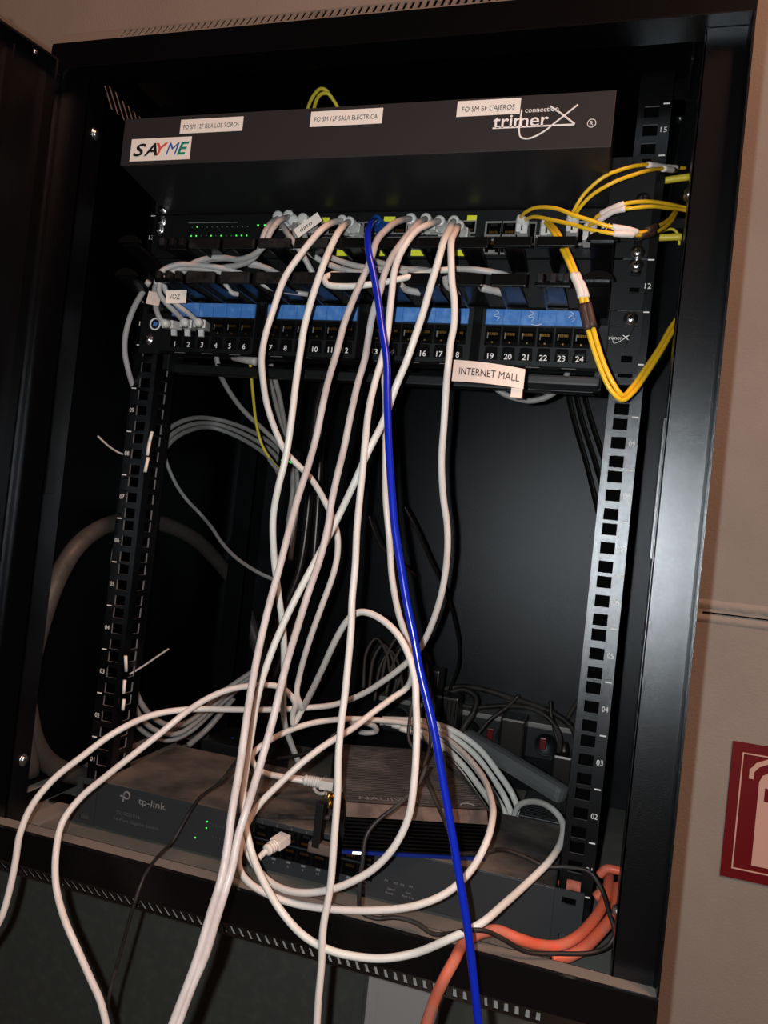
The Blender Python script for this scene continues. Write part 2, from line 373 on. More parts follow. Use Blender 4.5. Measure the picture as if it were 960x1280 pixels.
# rails: square-holed front flange and side flange
def holesz():
    H = []
    for n in range(0, 16):
        c = (n - .5) * 44.45
        for o_ in (-15.875, 0, 15.875):
            if -14 < c + o_ < 684: H.append(c + o_)
    return H
for sx in (-1, 1):
    for Yr in (0, 250):
        H = holesz(); mb = MB()
        a_, b_ = sorted((sx * 221, sx * 248)); c_ = sx * 232.5
        if Yr == 0:
            mb.plate(a_, b_, -34, 694, [(c_ - 5.9, c_ + 5.9, z - 4.9, z + 4.9) for z in H], lambda u, v, d: (u, Yr + 1.9 * d, v), 'frame', 'edgeglint')
            mb.plate(2, 34, -34, 694, [(11, 22, z - 4.9, z + 4.9) for z in H], lambda u, v, d: (sx * (221 + 1.6 * d), Yr + u, v), 'frame', 'edgeglint')
            mb.plate(2, 34, -34, 694, [], lambda u, v, d: (sx * (248 - 1.6 * d), Yr + u, v), 'frame'); mb.box(*sorted((sx * 223, sx * 246)), Yr + 33, Yr + 34, -34, 694, 'hole')  # added back plate, dead black to paint the shade inside the holes
        else:
            mb.box(a_, b_, Yr, Yr + 1.6, -34, 694, 'coat_in'); a_, b_ = sorted((sx * 221, sx * 223)); mb.box(a_, b_, Yr, Yr + 30, -34, 694, 'coat_in')
        rl = part('mounting_rail', mb)
        if Yr == 0:
            k = MB()
            for n in range(1, 16):
                if sx > 0 and n in (10, 11, 13, 14): continue
                if sx < 0 and n in (10, 12, 14): continue
                c = (n - .5) * 44.45
                text(k, '%02d' % n, (sx * 243.6, 0, c), 4.6 if sx > 0 else 4.4, 'white', w_=5.2)
            for n in range(0, 16): k.box(sx * 244 - 2.6, sx * 244 + 2.6, -.25, -.05, n * 44.45 - .5, n * 44.45 + .6, 'white')
            k.build('number_marks', rl)
    # depth brackets the rails are screwed to
    for z in (-34, 672):
        if sx > 0 and z < 0: continue
        mb = MB(); a_, b_ = sorted((sx * 249, sx * 296)); mb.box(a_, b_, 8, 30, z, z + 2, 'frame'); mb.box(a_, b_, 252, 274, z, z + 2, 'frame')
        a_, b_ = sorted((sx * 258, sx * 260)); mb.box(a_, b_, -50 if z > 0 else 0, 330, z, z + (26 if z > 0 else 12), 'frame')
        mb.box(*sorted((sx * 249, sx * 260)), 8, 30, z, z + 20, 'frame')
        br = part('bracket', mb)
        for y in (20, 60):
            k = MB(); screw(k, (sx * 257.6, y, z + (14 if z > 0 else 6)), 4, (-sx, 0, 0)); k.build('screw', br)
# open door, hinged on the left upright
dr = MB(); hx, hy = -307, -95; ang = math.atan2(-55, -13)
dv = Vector((math.cos(ang), math.sin(ang), 0)); nv = Vector((-dv.y, dv.x, 0))
def dp(s_, t_, z): p = Vector((hx, hy, 0)) + dv * s_ + nv * t_; return (p.x, p.y, z)
T = Matrix.Translation(Vector((hx, hy, 0))) @ Matrix.Rotation(ang, 4, 'Z')
dr.box(0, 560, -1, 1, -40, 684, 'coat', T); dr.box(0, 560, -1, 14, 682, 684, 'coat', T); dr.box(0, 560, -1, 14, -40, -38, 'coat', T)
dr.box(0, 2, -1, 14, -38, 682, 'coat', T); dr.box(40, 42, -1, 10, -30, 674, 'coat', T)
do = part('door', dr)
for s_ in (24, 60):
    k = MB(); k.lathe((T @ Vector((s_, 14, 676 if s_ < 30 else 684))), T.to_3x3() @ Vector((0, 1, 0)), [(0, 2.5), (1.5, 2.2), (2, .5)], 'screw'); k.build('screw', do)

# ================================================================== FIBRE TRAY (top)
YS = -80
ft = empty('fibre_tray', (0, YS, 590), 'black rack fibre tray with labels and white logo, at the top', 'fibre tray')
mb = MB(); mb.prism([(YS, 590), (YS, 632), (YS + 1.5, 633), (-2.5, 633), (-2.5, 579.4)], -226, 205, 'x', 'tray'); mb.box(-216, 205, -3, 190, 579.4, 632.6, 'tray'); mb.build('housing', ft)
mb = MB(); mb.box(-227, 206, YS - 1.6, YS, 589.5, 633, 'tray_face', bev=.5); mb.build('front_panel', ft)
for sx in (-1, 1):
    mb = MB(); mb.plate(*sorted((sx * 205, sx * 241)), 579, 621, [(*sorted((sx * 229, sx * 236)), z - 3, z + 3) for z in (584, 616)], lambda u, v, d: (u, -2 + 1.8 * d, v), 'tray'); mb.build('mounting_ear', ft)
for x in (-232.5, 232.5): k = MB(); screw(k, (x, -2, 584 if x > 0 else 584)); k.build('screw', ft)
def sticker(parent, u0, v0, u1, v1, Y, name='label', mt='label', pad=0):
    a_ = at(u0, v0, Y); b_ = at(u1, v1, Y); mb = MB(); return (a_.x, b_.x, (a_.z, b_.z))
def stick(parent, cx, cz, w_, h_, Y, items, name='label', mt='label', rot=0):
    mb = MB(); T = Matrix.Translation((cx, Y, cz)) @ Matrix.Rotation(rot, 4, 'Y'); mb.box(-w_/2, w_/2, -.25, 0, -h_/2, h_/2, mt, T); o = mb.build(name, parent)
    t = MB()
    for it in items: text(t, **it)
    if items: t.build('lettering', o)
    return o
yf = YS - 1.65
def mm(u, v, Y=yf): p = at(u, v, Y); return p.x, p.z
def midtext(s, u, v, h, w_, mt='greyink', Y=yf - .3, **k): x, z = mm(u, v, Y); return dict(s=s, c=(x, Y, z), h=h, w_=w_, mt=mt, **k)
x, z = mm(264, 158); stick(ft, x, z + 1, 62, 12.6, yf, [midtext('FO SM 12F ISLA LOS TOROS', 264, 158, 4.4, 54, c_=0) if 0 else dict(s='FO SM 12F ISLA LOS TOROS', c=(x, yf - .25, z + .5), h=4.0, w_=55, mt='greyink')])
x, z = mm(432.5, 147.5); stick(ft, x, z + .3, 64, 13, yf, [dict(s='FO SM 12F SALA ELECTRICA', c=(x, yf - .25, z), h=4.0, w_=56, mt='greyink')])
x, z = mm(610.5, 134.5); stick(ft, x, z, 50.5, 12.6, yf, [dict(s='FO SM 6F CAJEROS', c=(x, yf - .25, z - .6), h=4.2, w_=42, mt='greyink')])
x, z = mm(200.5, 186.5); it = []
xx = x - 27.2
for ch, m_, wd in (('S', 'ink', 11.6), ('A', 'ink', 12.4), ('Y', 'red_i', 11), ('M', 'blue_i', 11.6), ('E', 'green_i', 10)):
    it.append(dict(s=ch, c=(xx + wd / 2, yf - .3, z), h=11.0, w_=wd + 1.6, mt=m_, shear=.3, bold=.02 if ch != 'M' else 0)); xx += wd - .2
stick(ft, x, z, 62, 20.5, yf, it, 'logo_sticker')
t = MB(); x, z = mm(676, 150)
text(t, 'trimer', (x - 15.5, yf, z + .6), 10.5, 'white', w_=43, bold=.01)
text(t, 'connection', (x + 0, yf - .05, z + 8.3), 4.0, 'white', w_=25.5, bold=.004)
def arc(mb, P, r, mt, Y): mb.tube(cr([Vector((a_, Y, b_)) for a_, b_ in P]), r, mt, 8)
arc(t, [(x + 6, z + 10.5), (x + 16, z + 3.5), (x + 26, z - 4.5)], .75, 'white', yf)
arc(t, [(x + 27, z + 10.5), (x + 12, z - 2), (x + 2, z - 10), (x - 8, z - 14.2), (x - 14, z - 13), (x - 16, z - 8), (x - 16, z), (x - 15.6, z + 9)], .7, 'white', yf)
t.box(x - 37, x + 26, yf - .25, yf, z - 5.4, z - 4.2, 'white'); t.build('logo_lettering', ft)
t = MB(); x, z = mm(739.5, 154)
t.tube([Vector((x + 3.1 * math.cos(a_ * math.pi / 12), yf, z + 3.1 * math.sin(a_ * math.pi / 12))) for a_ in range(24)], .3, 'white', 6, closed=True); text(t, 'R', (x, yf, z), 3.4, 'white'); t.build('trademark_symbol', ft)

# ================================================================== UPPER SWITCH (U13)
us = empty('network_switch', (0, 0, 533), 'black 24-port rack switch with green lights, below fibre tray', 'network switch')
mb = MB(); mb.box(-220, 220, 0, 215, 534, 577, 'plastic_m'); mb.plate(-241, 241, 534, 577, [(-236, -229, 545, 551), (229, 236, 545, 551)], lambda u, v, d: (u, -2 + 2 * d, v), 'plastic_m'); mb.build('housing', us)
for (x, z) in ((-232.5, 571), (232.5, 539), ): k = MB(); screw(k, (x, -2, z)); k.build('screw', us)
k = MB(); screw(k, (-234, -2, 584 - 21)); k.build('screw', us)
def jack(mb, x, z, Y, w_=13, h_=10.5, mt='hole', fr='portgrey', contacts=True, inv=False, ft_=1.2):
    e = ft_
    mb.box(x - w_/2 - e, x + w_/2 + e, Y - .9, Y, z - h_/2 - e, z - h_/2, fr); mb.box(x - w_/2 - e, x + w_/2 + e, Y - .9, Y, z + h_/2, z + h_/2 + e, fr)
    mb.box(x - w_/2 - e, x - w_/2, Y - .9, Y, z - h_/2, z + h_/2, fr); mb.box(x + w_/2, x + w_/2 + e, Y - .9, Y, z - h_/2, z + h_/2, fr)
    mb.box(x - w_/2, x + w_/2, Y - .35, Y - .1, z - h_/2, z + h_/2, mt)
    s_ = 1 if not inv else -1
    mb.box(x - 3, x + 3, Y - .6, Y - .1, *sorted((z + s_ * h_/2, z + s_ * (h_/2 - 2.6))), fr if inv else 'plastic_m')
    if contacts:
        for i in range(8): mb.box(x - 3.8 + i * 1.05, x - 3.4 + i * 1.05, Y - .7, Y - .3, *sorted((z - s_ * h_/2 + s_ * 1.2, z - s_ * h_/2 + s_ * 3.4)), 'gold')
px0 = mm(345, 285, -2)[0]; 
for g_ in range(3):
    for i in range(4):
        x = -86 + g_ * 64 + i * 14.5
        for r_ in (0, 1):
            k = MB(); jack(k, x, 562 - r_ * 14.5, -2, 12, 9.6, inv=bool(r_), ft_=1.1); k.build('port', us)
for i in range(2):
    for r_ in (0, 1):
        k = MB(); jack(k, mm(617 + i * 20, 290, -2)[0], 560 - r_ * 16, -2, 12.5, 10.5, inv=bool(r_), ft_=1.6); k.build('port', us)
xs_sfp = [mm(u, 290, -2)[0] for u in (651, 663, 682, 716, 727, 745)]
for x in xs_sfp[:6]:
    k = MB(); k.box(x - 5, x + 5, -3.2, -2, 545, 566, 'silver'); k.box(x - 4, x + 4, -3.4, -2.5, 547, 564, 'hole'); k.build('fibre_port', us)
t = MB()
for (u, v, wd) in ((406, 277, 12), (487, 275, 14), (590, 273, 11), (352, 315, 7), (431, 315, 20), (481, 314, 13), (525, 313, 21), (578, 312, 17)):
    x, z = mm(u, v, -2); z = 570 if v < 300 else 538.5; t.box(x - wd * .39, x + wd * .39, -2.5, -2.05, z - 2.6, z + 2.6, 'yellow')
text(t, 'dy', (mm(757, 272, -2)[0], -2.3, 563), 6.5, 'white', bold=.01); text(t, 'ESP Gx', (mm(676, 283, -2)[0], -2.3, 553), 2.3, 'white')
t.build('port_label', us)
t = MB()
for i in range(12):
    for r_ in range(2):
        p = Vector((-196 + i * 5.6, -2.1, 556 + r_ * 9 - .0)); on = (i, r_) in ((0,0),(1,0),(1,1),(4,0),(6,0),(9,0),(10,0),(11,0))
        if on: t.lathe(p, (0, -1, 0), [(0, .75), (.5, .7), (.7, .2)], 'led', 8)
        else: t.lathe(p, (0, -1, 0), [(0, .6), (.3, .5)], 'dimprint', 6)
for i in (13, 14.3, ): t.lathe((-196 + i * 5.6, -2.1, 566), (0, -1, 0), [(0, 1.0), (.6, .9), (.8, .2)], 'led', 8)
t.box(-201, -146, -2.3, -2.1, 569, 569.6, 'dimprint'); t.build('indicator_lights', us)

# ================================================================== CABLE MANAGER (U12)
cm = empty('cable_manager', (0, -70, 489), 'black plastic finger cable organiser between switch and patch panel', 'cable manager')
mb = MB(); mb.plate(-241, 241, 490, 532.5, [(229, 237, 519, 524), (229, 237, 503.5, 509), (-237, -229, 519, 524), (-237, -229, 503.5, 509)], lambda u, v, d: (u, -2 + 2 * d, v), 'plastic_m')
for i in range(12): mb.box(-201 + i * 34.4 + 0, -201 + i * 34.4 + 1.5, -4, -2, 492, 530, 'plastic_m')
mb.build('base_plate', cm)
for (x, z) in ((232.5, 528),): k = MB(); screw(k, (x, -2, z)); k.build('screw', cm)
for row, z in ((0, 491), (1, 521.5)):
    s_ = 1 if row else -1
    for i in range(-5, 6):
        x = i * 34.4; mb = MB()
        broken = (row == 0 and i in (-5, 5)) or (row == 1 and i in (-5,))
        # web: two splayed arms from base to cap
        w0 = 9 if row == 0 else 6
        mb.prism([(x - w0, -2), (x + w0, -2), (x + 7, -67), (x - 7, -67)], z - 1, z + 1, 'z', 'plastic')
        mb.prism([(x - w0 - .8, -2), (x - w0 + .8, -2), (x - 6.2, -67), (x - 7.8, -67)], z - 4, z + 1, 'z', 'plastic')
        if not broken:
            hw = 15.2 if row else 14; mb.box(x - hw, x + hw, -72, -68.5, z - (4.2 if row else 5.2), z + (4.2 if row else 5.2), 'dustplast' if i < 0 else 'plastic', bev=1.1)
        else:
            for dx in (-10, 0, 10): mb.box(x + dx - 2.4, x + dx + 2.4, -71, -64, z - 1, z + 6, 'dustplast', bev=1)
            mb.box(x - 14, x + 14, -68.5, -65, z - 4, z, 'plastic', bev=.8)
        mb.build('finger', cm)
for x in (206, -214):
    for z in (491, 521.5):
        mb = MB(); P = [Vector((x + 11.5 * math.cos(t_), -63 - 5 * math.sin(t_ * 1), z + (7 * math.sin(t_)))) for t_ in [math.pi * k / 10 for k in range(11)]]
        mb.prism([(p.x, p.z) for p in P], -74, -70, 'y', 'plastic')
        mb.prism([(-71, z), (-71, z - 2.5), (-50, z - 6), (-20, z - 14), (-2, z - 16), (-2, z - 12), (-20, z - 10), (-48, z - 2)], x - 8.5, x + 8.5, 'x', 'plastic')
        mb.build('end_ring', cm)

# ================================================================== PATCH PANEL (U11)
pp = empty('patch_panel', (0, 0, 440), 'black 24-port patch panel with blue label strips and numbers', 'patch panel')
mb = MB(); mb.box(-216, 216, -5, 0, 436, 489, 'plastic_m', bev=.8); mb.box(-214, 214, 0, 30, 440, 487, 'plastic_m')
mb.plate(-242, 242, 436, 489, [(228, 237, 445, 451), (-237, -228, 476, 482)], lambda u, v, d: (u, -2.2 + 2 * d, v), 'plastic_m')
mb.box(-214, 214, -7, -4, 487.2, 489.2, 'plastic'); mb.box(-214, 214, -8, -4, 435.5, 438, 'plastic')
for z in (446, 450): pass
mb.build('frame', pp)
for (x, z) in ((232.5, 482.5), (-232.5, 450)): k = MB(); screw(k, (x, -2.2, z)); k.build('screw', pp)
t = MB()
for g_ in range(4):
    xg = -205 + 104.6 * g_ + (2 if g_ == 3 else 0)
    k = MB(); k.box(xg, xg + 91, -6.6, -5, 473.6, 487, 'blue')
    for i in range(1, 6): k.box(xg + i * 15.2 - .12, xg + i * 15.2 + .12, -6.75, -6.5, 473.6, 487, 'bluestripe')
    k.build('label_strip', pp)
    if g_ == 3:
        for (dx) in (8, 38, 72):
            s0 = Vector((xg + dx, -6.8, 486)); t.tube(cr([s0, s0 + Vector((3, 0, -2)), s0 + Vector((-1, 0, -5)), s0 + Vector((4, 0, -6)), s0 + Vector((2, 0, -9))]), .22, 'white', 5)
        t.tube(cr([Vector((xg + 40, -6.8, 474.5)), Vector((xg + 45, -6.8, 473.6)), Vector((xg + 49, -6.8, 475))]), .3, 'white', 5)
    for i in range(6):
        n = g_ * 6 + i + 1; x = xg + 7.6 + i * 15.2; k = MB()
        k.box(x - 7, x + 7, -6.2, -5, 455, 472, 'plastic'); k.box(x - 5.8, x + 5.8, -6.5, -5.9, 458.5, 468, 'hole')
        k.box(x - 5.8, x + 5.8, -7.4, -6.2, 467.6, 469.2, 'plastic')
        for c_ in range(8): k.box(x - 3.9 + c_ * 1.05, x - 3.5 + c_ * 1.05, -6.9, -6.4, 464, 466.3, 'gold')
        k.box(x - .7, x + .7, -6.9, -6.4, 457.2, 458.4, 'gold'); k.box(x - 4.8, x - 4, -6.9, -6.4, 461, 466.4, 'dimprint')
        k.prism([(x - 6, 442.5), (x + 6, 442.5), (x + 5, 453.5), (x - 5, 453.5)], -7.2, -5, 'y', 'plastic'); k.prism([(x - 4, 448.8), (x + 4, 448.8), (x + 3, 453.4), (x - 3, 453.4)], -8.6, -7, 'y', 'plastic')
        k.build('port', pp)
        if n not in (9, 15): text(t, str(n), (x, -7.3, 445.4), 4.9, 'white', bold=.012)
        if n % 2: t.box(x + 1, x + 13, -8.2, -7.9, 436.5, 436.9, 'dimprint')
    if g_: k = MB(); k.prism([(xg - 11, 437), (xg - 3, 437), (xg - 3, 488), (xg - 11, 488)], -8, -5, 'y', 'plastic'); k.prism([(xg - 8, 440), (xg - 6.6, 440), (xg - 4.6, 487), (xg - 6, 487)], -9, -8, 'y', 'plastic'); k.build('divider', pp)
text(t, 'trimer', (221, -2.5, 466), 3.2, 'white', w_=12.5); text(t, 'X', (230, -2.5, 466.4), 4.2, 'white', w_=6); arc(t, [(231, 468), (226, 463.5), (221, 461.5), (219, 466)], .25, 'white', -2.4)
for P in ([(217, 476), (209, 458), (236, 458)], [(236, 476), (230, 458)], [(217, 476), (239, 476)], [(212, 484), (205, 468)]):
    arc(t, [(P[0][0] - 0, P[0][1]), *[(p[0] - 0, p[1]) for p in P[1:]]] if len(P) == 2 else P[:2], .25, 'plastic', -2.6)
cx, cz = at(194, 405, -3).x, at(194, 405, -3).z
t.tube([Vector((cx + 5.6 * math.cos(a_ * math.pi / 12), -3, cz + 5.6 * math.sin(a_ * math.pi / 12))) for a_ in range(24)], .9, 'white', 6, closed=True); t.prism([(cx - 2.6, cz - 1.5), (cx + 1.5, cz - 2.6), (cx + 2.6, cz + 1.5), (cx - 1.5, cz + 2.6)], -3, -2.4, 'y', 'blue'); t.build('number_lettering', pp)
# lacing bar below
mb = MB(); mb.box(-214, 214, 12, 26, 421, 430, 'plastic_m', bev=1.5)
for sx in (-1, 1): mb.box(*sorted((sx * 207, sx * 214)), 0, 26, 421, 445, 'plastic_m', bev=1)
for i in range(9): mb.box(-206 + i * 47, -180 + i * 47, 11, 13, 430, 431.5, 'plastic')
o = mb.build('lacing_bar'); tag(o, 'thin dark support bar across the rack just under the patch panel', 'support bar')
k = MB(); p0 = at(658, 474, -12); p1 = at(750, 474, -12); k.box(p0.x, p1.x, -16, 12, p0.z - 4, p0.z + 4, 'swgrey', bev=2); k.build('end_plate', o)

# ================================================================== LOWER SWITCH
ls = empty('network_switch', (0, -21, -36), 'dusty slate 16-port rack switch lying on the cabinet floor', 'network switch')
YL = -21
mb = MB(); mb.box(-219, 219, YL, 122, -33, 10.4, 'swgrey', bev=.7); mb.box(-218, 218, YL + 1, 121, 10.2, 11, 'swtop')
for x in (-190, 190):
    for y in (0, 105): mb.lathe((x, y, -36), (0, 0, 1), [(0, 7), (3.2, 7)], 'plastic')
mb.build('housing', ls)
for sx in (-1, 1):
    mb = MB(); mb.plate(*sorted((sx * 219, sx * 242)), -33, 11, [(*sorted((sx * 225, sx * 236)), 0, 5.5), (*sorted((sx * 225, sx * 236)), -29, -24)], lambda u, v, d: (u, YL - .8 + 2 * d, v), 'swgrey'); mb.build('mounting_ear', ls)
t = MB()
for i in range(8):
    x = -42 + i * 14.4
    for r_ in (0, 1):
        k = MB(); jack(k, x, 0.5 - r_ * 14, YL - .2, 11.6, 10, fr='plastic', inv=bool(r_), ft_=1.2); k.build('port', ls)
    text(t, str(2 * i + 1), (x, YL - .2, 8), 2.2, 'dimprint'); text(t, str(2 * i + 2), (x, YL - .2, -25), 2.4, 'dimprint'); t.box(x - 2, x + 2, YL - .5, YL - .1, -22.4, -20.6, 'dimprint')
X, Z = mm(187, 1003, YL)
text(t, 'tp-link', (X + 3, YL - .2, Z - .5), 6.4, 'dimprint', w_=30, bold=.004)
cx, cz = mm(157, 996, YL); t.tube([Vector((cx + 1 + 3.3 * math.cos(a_ * math.pi / 8), YL, cz + 1.5 + 3.3 * math.sin(a_ * math.pi / 8))) for a_ in range(-7, 9)], .9, 'dimprint', 6)
t.box(cx - 2.8, cx - 1.2, YL - .4, YL, cz - 5, cz + 2, 'dimprint'); t.box(cx - 6, cx - 1.2, YL - .4, YL, cz - .8, cz + .8, 'dimprint')
X, Z = mm(156, 1017, YL); text(t, 'TL-SG1016', (X + 4, YL - .2, Z), 3.2, 'fadeprint', w_=27); text(t, '16-Port Gigabit Switch', (X + 14, YL - .2, Z - 6.4), 3.0, 'fadeprint', w_=50)
for (u, v) in ((259, 1027), (258, 1035), (244, 1047)): x, z = mm(u, v, YL); t.lathe((x, YL, z), (0, -1, 0), [(0, .8), (.4, .7), (.6, .2)], 'led', 8)
for r_ in range(2):
    for i in range(8): x, z = mm(266 + i * 4.5, 1031 + r_ * 15 + i * 1.1, YL); text(t, str(2 * i + 1 + r_), (x, YL - .2, z), 1.9, 'fadeprint')
for j, (u, v, s_) in enumerate(((489, 1111, 'Speed'), (487, 1116, 'Power'), (511, 1116, 'Link'), (510, 1121, 'Port 1-16'), (483, 1100, 'M1'), (495, 1104, 'M2'), (503, 1106, 'M3'), (514, 1108, 'M4'))):
    x, z = mm(u, v, YL); text(t, s_, (x, YL - .2, z), 1.9, 'dimprint')
t.build('front_lettering', ls)

mb = MB(); mb.box(172, 218, 128, 212, -35.8, 11, 'plastic_m', bev=1)
for i in range(16): mb.box(174, 216, 131 + i * 5, 133.4 + i * 5, 10.8, 12.6, 'plastic_m')
for i in range(9): mb.box(175 + i * 5, 177 + i * 5, 126.8, 128.2, -33, 9, 'plastic_m')
o = mb.build('power_supply', origin=(195, 160, -36)); tag(o, 'black ribbed box behind right end of the dusty lower switch', 'power supply')

# ================================================================== FINNED ROUTER
rw = onz(427, 1067, 11.6); rr = onz(606, 1076, 11.6); ra = math.atan2(rr.y - rw.y, rr.x - rw.x); W = (rr - rw).length
TR = Matrix.Translation((rw.x, rw.y, 11.6)) @ Matrix.Rotation(ra, 4, 'Z')
ro = empty('router', (rw.x, rw.y, 11.6), 'dusty black fanless router with ribbed top and finned front on lower switch', 'router')
D = 176; H = 40
mb = MB(); mb.box(1, W - 1, 7, D, 0, H - 1, 'fin', TR, .6)
mb.prism([(2, H - 8), (8, H - 1), (8, H - 8)], 1, W - 1, 'x', 'brownedge', TR); mb.prism([(0, H - 9), (1.2, H - 9), (9, H), (7, H)], 0.5, W - .5, 'x', 'brownedge', TR)
mb.build('case', ro)
mb = MB()
for i in range(9): mb.box(.5, W - .5, 0, 7, 3.4 + i * 3.1, 4.5 + i * 3.1, 'fin', TR)
mb.build('heat_sink', ro)
mb = MB(); mb.box(0, W, 8, D, H - 1, H, 'ribtop', TR)
for i in range(34): mb.box(2, W - 2, 12 + i * 4.8, 14.2 + i * 4.8, H, H + .9, 'ribtop', TR)
mb.build('ribbed_lid', ro)
mb = MB(); mb.box(0, W, -.4, 2, 0, 2.6, 'bluestripe', TR); mb.build('light_strip', ro)
mb = MB(); mb.box(9, 19, -1, 1, .3, 2.4, 'ledw', TR); mb.build('indicator_light', ro)
t = MB(); q3 = TR.to_3x3()
text(t, 'NAUIVAS', TR @ Vector((38, 17, H + 1)), 8, 'dimprint', w_=52, n=q3 @ Vector((0, 0, 1)), up=q3 @ Vector((0, 1, 0)))
t.tube([TR @ Vector((W - 16 + 6 * math.cos(a_), 15 + 4 * math.sin(a_), H + 1)) for a_ in [math.pi * k / 8 for k in range(9)]], .7, 'dimprint', 6); t.build('lettering', ro)
for i, (y, z) in enumerate(((40, 26), (58, 26), (80, 20), (100, 26))):
    k = MB(); T_ = TR @ Vector((0, y, z)); ax = q3 @ Vector((-1, 0, 0)); k.lathe(T_, ax, [(0, 5), (2, 5), (2.2, 3.2), (9, 3.2), (9.2, 4.2), (12, 4.2)], 'gold' if i < 2 else 'silver', 10); k.build('antenna_socket', ro)
# upright dark connector arm and dc lead at the router's left side
mb = MB(); p0 = at(402, 1003, -48); p1 = at(396, 1058, -48)
mb.box(-4.2, 4.2, -3.5, 3.5, 0, (p1 - p0).length, 'plastic_m', Matrix.Translation(p0) @ (p1 - p0).to_track_quat('Z', 'Y').to_matrix().to_4x4(), .8); mb.box(p1.x - 7, p1.x + 18, p1.y - 4, p1.y + 6, p1.z - 5, p1.z + 4, 'brownedge', bev=1.5)
o = mb.build('usb_adapter', origin=p1); tag(o, 'short upright black adapter with gold tip at left of the finned router', 'adapter')

# ================================================================== POWER STRIP, ADAPTERS, BOXES
pd = empty('power_strip', (140, 320, 20), 'dark power strip with red switches along the cabinet back', 'power strip')
mb = MB(); mb.box(-40, 250, 312, 356, 20, 58, 'plastic_m', bev=1); mb.box(-40, 250, 309, 356, 58, 64, 'pdutop', bev=.8); mb.build('body', pd)
for i in range(5):
    x = -10 + i * 48; k = MB(); k.lathe((x, 312, 39), (0, -1, 0), [(0, 15), (1.0, 15), (1.1, 13.5), (.3, 13)], 'plastic_m', 20); k.build('socket', pd)
for x in (112, 178): k = MB(); k.box(x - 4, x + 4, 308.5, 312, 33, 47, 'ledr', bev=1); k.build('red_switch', pd)
for (x, w_, nm, lb) in ((143, 30, 'power_adapter', 'black rectangular power adapter in the strip, tall and flat faced'), (205, 24, 'power_adapter', 'smaller black plug adapter at the right end of the power strip')):
    mb = MB(); mb.box(x - w_/2, x + w_/2, 268, 311, 22 if w_ > 28 else 0, 73 if w_ > 28 else 40, 'cblk', bev=3)
    if w_ < 28:
        P0 = at(695, 935, 285); mb.lathe((x, 285, 40), (0, 0, 1), [(0, 8), (4, 7), (12, 4), (13, 3)], 'cblk', 12)
    o = mb.build(nm, origin=(x, 290, 40)); tag(o, lb, 'adapter')
# glossy slanted long case
a_ = at(588, 924, 215); b_ = at(698, 990, 150)
mb = MB(); d = (b_ - a_); L = d.length; q = d.to_track_quat('X', 'Z').to_matrix().to_4x4()
TG = Matrix.Translation(a_) @ q
mb.box(-8, L + 8, -9, 9, -9.5, 9.5, 'glossbar', TG, 6.5); o = mb.build('router_case', origin=a_); tag(o, 'long glossy black rounded case slanting down in front of power strip', 'network device')
mb = MB(); p = at(282, 930, 150); mb.box(p.x - 28, p.x + 55, 142, 215, -35.8, p.z + 2, 'plastic_m', bev=1.5); mb.lathe((p.x - 2, 170, p.z + 2), (0, 0, 1), [(0, 2), (.5, 1.8), (.7, .3)], 'bluestripe', 8)
o = mb.build('media_converter', origin=(p.x, 180, -35)); tag(o, 'small black box with faint blue light behind the lower switch', 'network device')
# tall dark adapters behind the blue cable
for (u, v0, v1, Y, w_, lb) in ((541, 838, 960, 190, 16, 'tall thin black ribbed adapter standing behind the blue cable'), (563, 872, 925, 225, 20, 'squat black finned adapter left of the slanted glossy case')):
    p = at(u, v0, Y); q_ = at(u, v1, Y); mb = MB(); mb.box(p.x - w_/2, p.x + w_/2, Y, Y + 34, max(q_.z, -35) , p.z, 'cblk', bev=2)
    for i in range(4): mb.box(p.x - w_/2 + 2 + i * (w_ - 5) / 3, p.x - w_/2 + 3 + i * (w_ - 5) / 3, Y - 1.2, Y + .5, max(q_.z, -33), p.z - 3, 'plastic')
    o = mb.build('power_adapter', origin=(p.x, Y, p.z)); tag(o, lb, 'adapter')

exec_cables = True
# ================================================================== CABLES
HANG = 'white cables hanging from the upper switch'
def swcable(label, pts, r=2.7, mt='cp', boot='boot', rings=5, L=24):
    """cable from a plug in the upper switch: a short straight run out of the port, then the path"""
    p0 = at(*pts[0]); start = Vector((p0.x, -26, p0.z)); P = path(pts)
    P[0] = start; C = cr([start + Vector((0, 4, 0))] + P[0:]); mb = MB(); mb.tube(C, r, mt, 12); o = mb.build('network_cable', origin=start); tag(o, label, 'cable')
    plug(o, start + Vector((0, 2, 0)), (0, 1, 0), boot, L=L, rings=rings); return o
Z0 = -28
swcable('white cable from leftmost hanging plug, curling to centre then down behind others',
  [(427,275,Z0),(412,280,-52),(397,292,-74),(375,319,-82),(356,347,-84),(341,389,-84),(331,422,-82),(327,449,-78),(329,477,-70),(334,507,-60),(347,545,-50),(357,565,-44),(367,576,-40),(390,600,-35),(411,637,-30),(421,665,-25),(422,690,-22),(417,716,-20),(402,758,-15),(386,803,-5),(374,846,10),(371,868,15),(378,886,25)], 2.8, 'cp')
swcable('white cable beside it crossing in front, bending left behind the first',
  [(436,277,Z0),(422,292,-72),(413,310,-80),(405,329,-86),(392,366,-88),(381,406,-88),(374,449,-88),(370,477,-88),(364,527,-88),(357,572,-86),(348,608,-84),(342,640,-78),(341,664,-74),(343,702,-66),(348,742,-60),(354,789,-50),(355,830,-35),(354,870,-10),(356,905,25),(366,935,60),(374,955,80)], 2.9, 'cw')
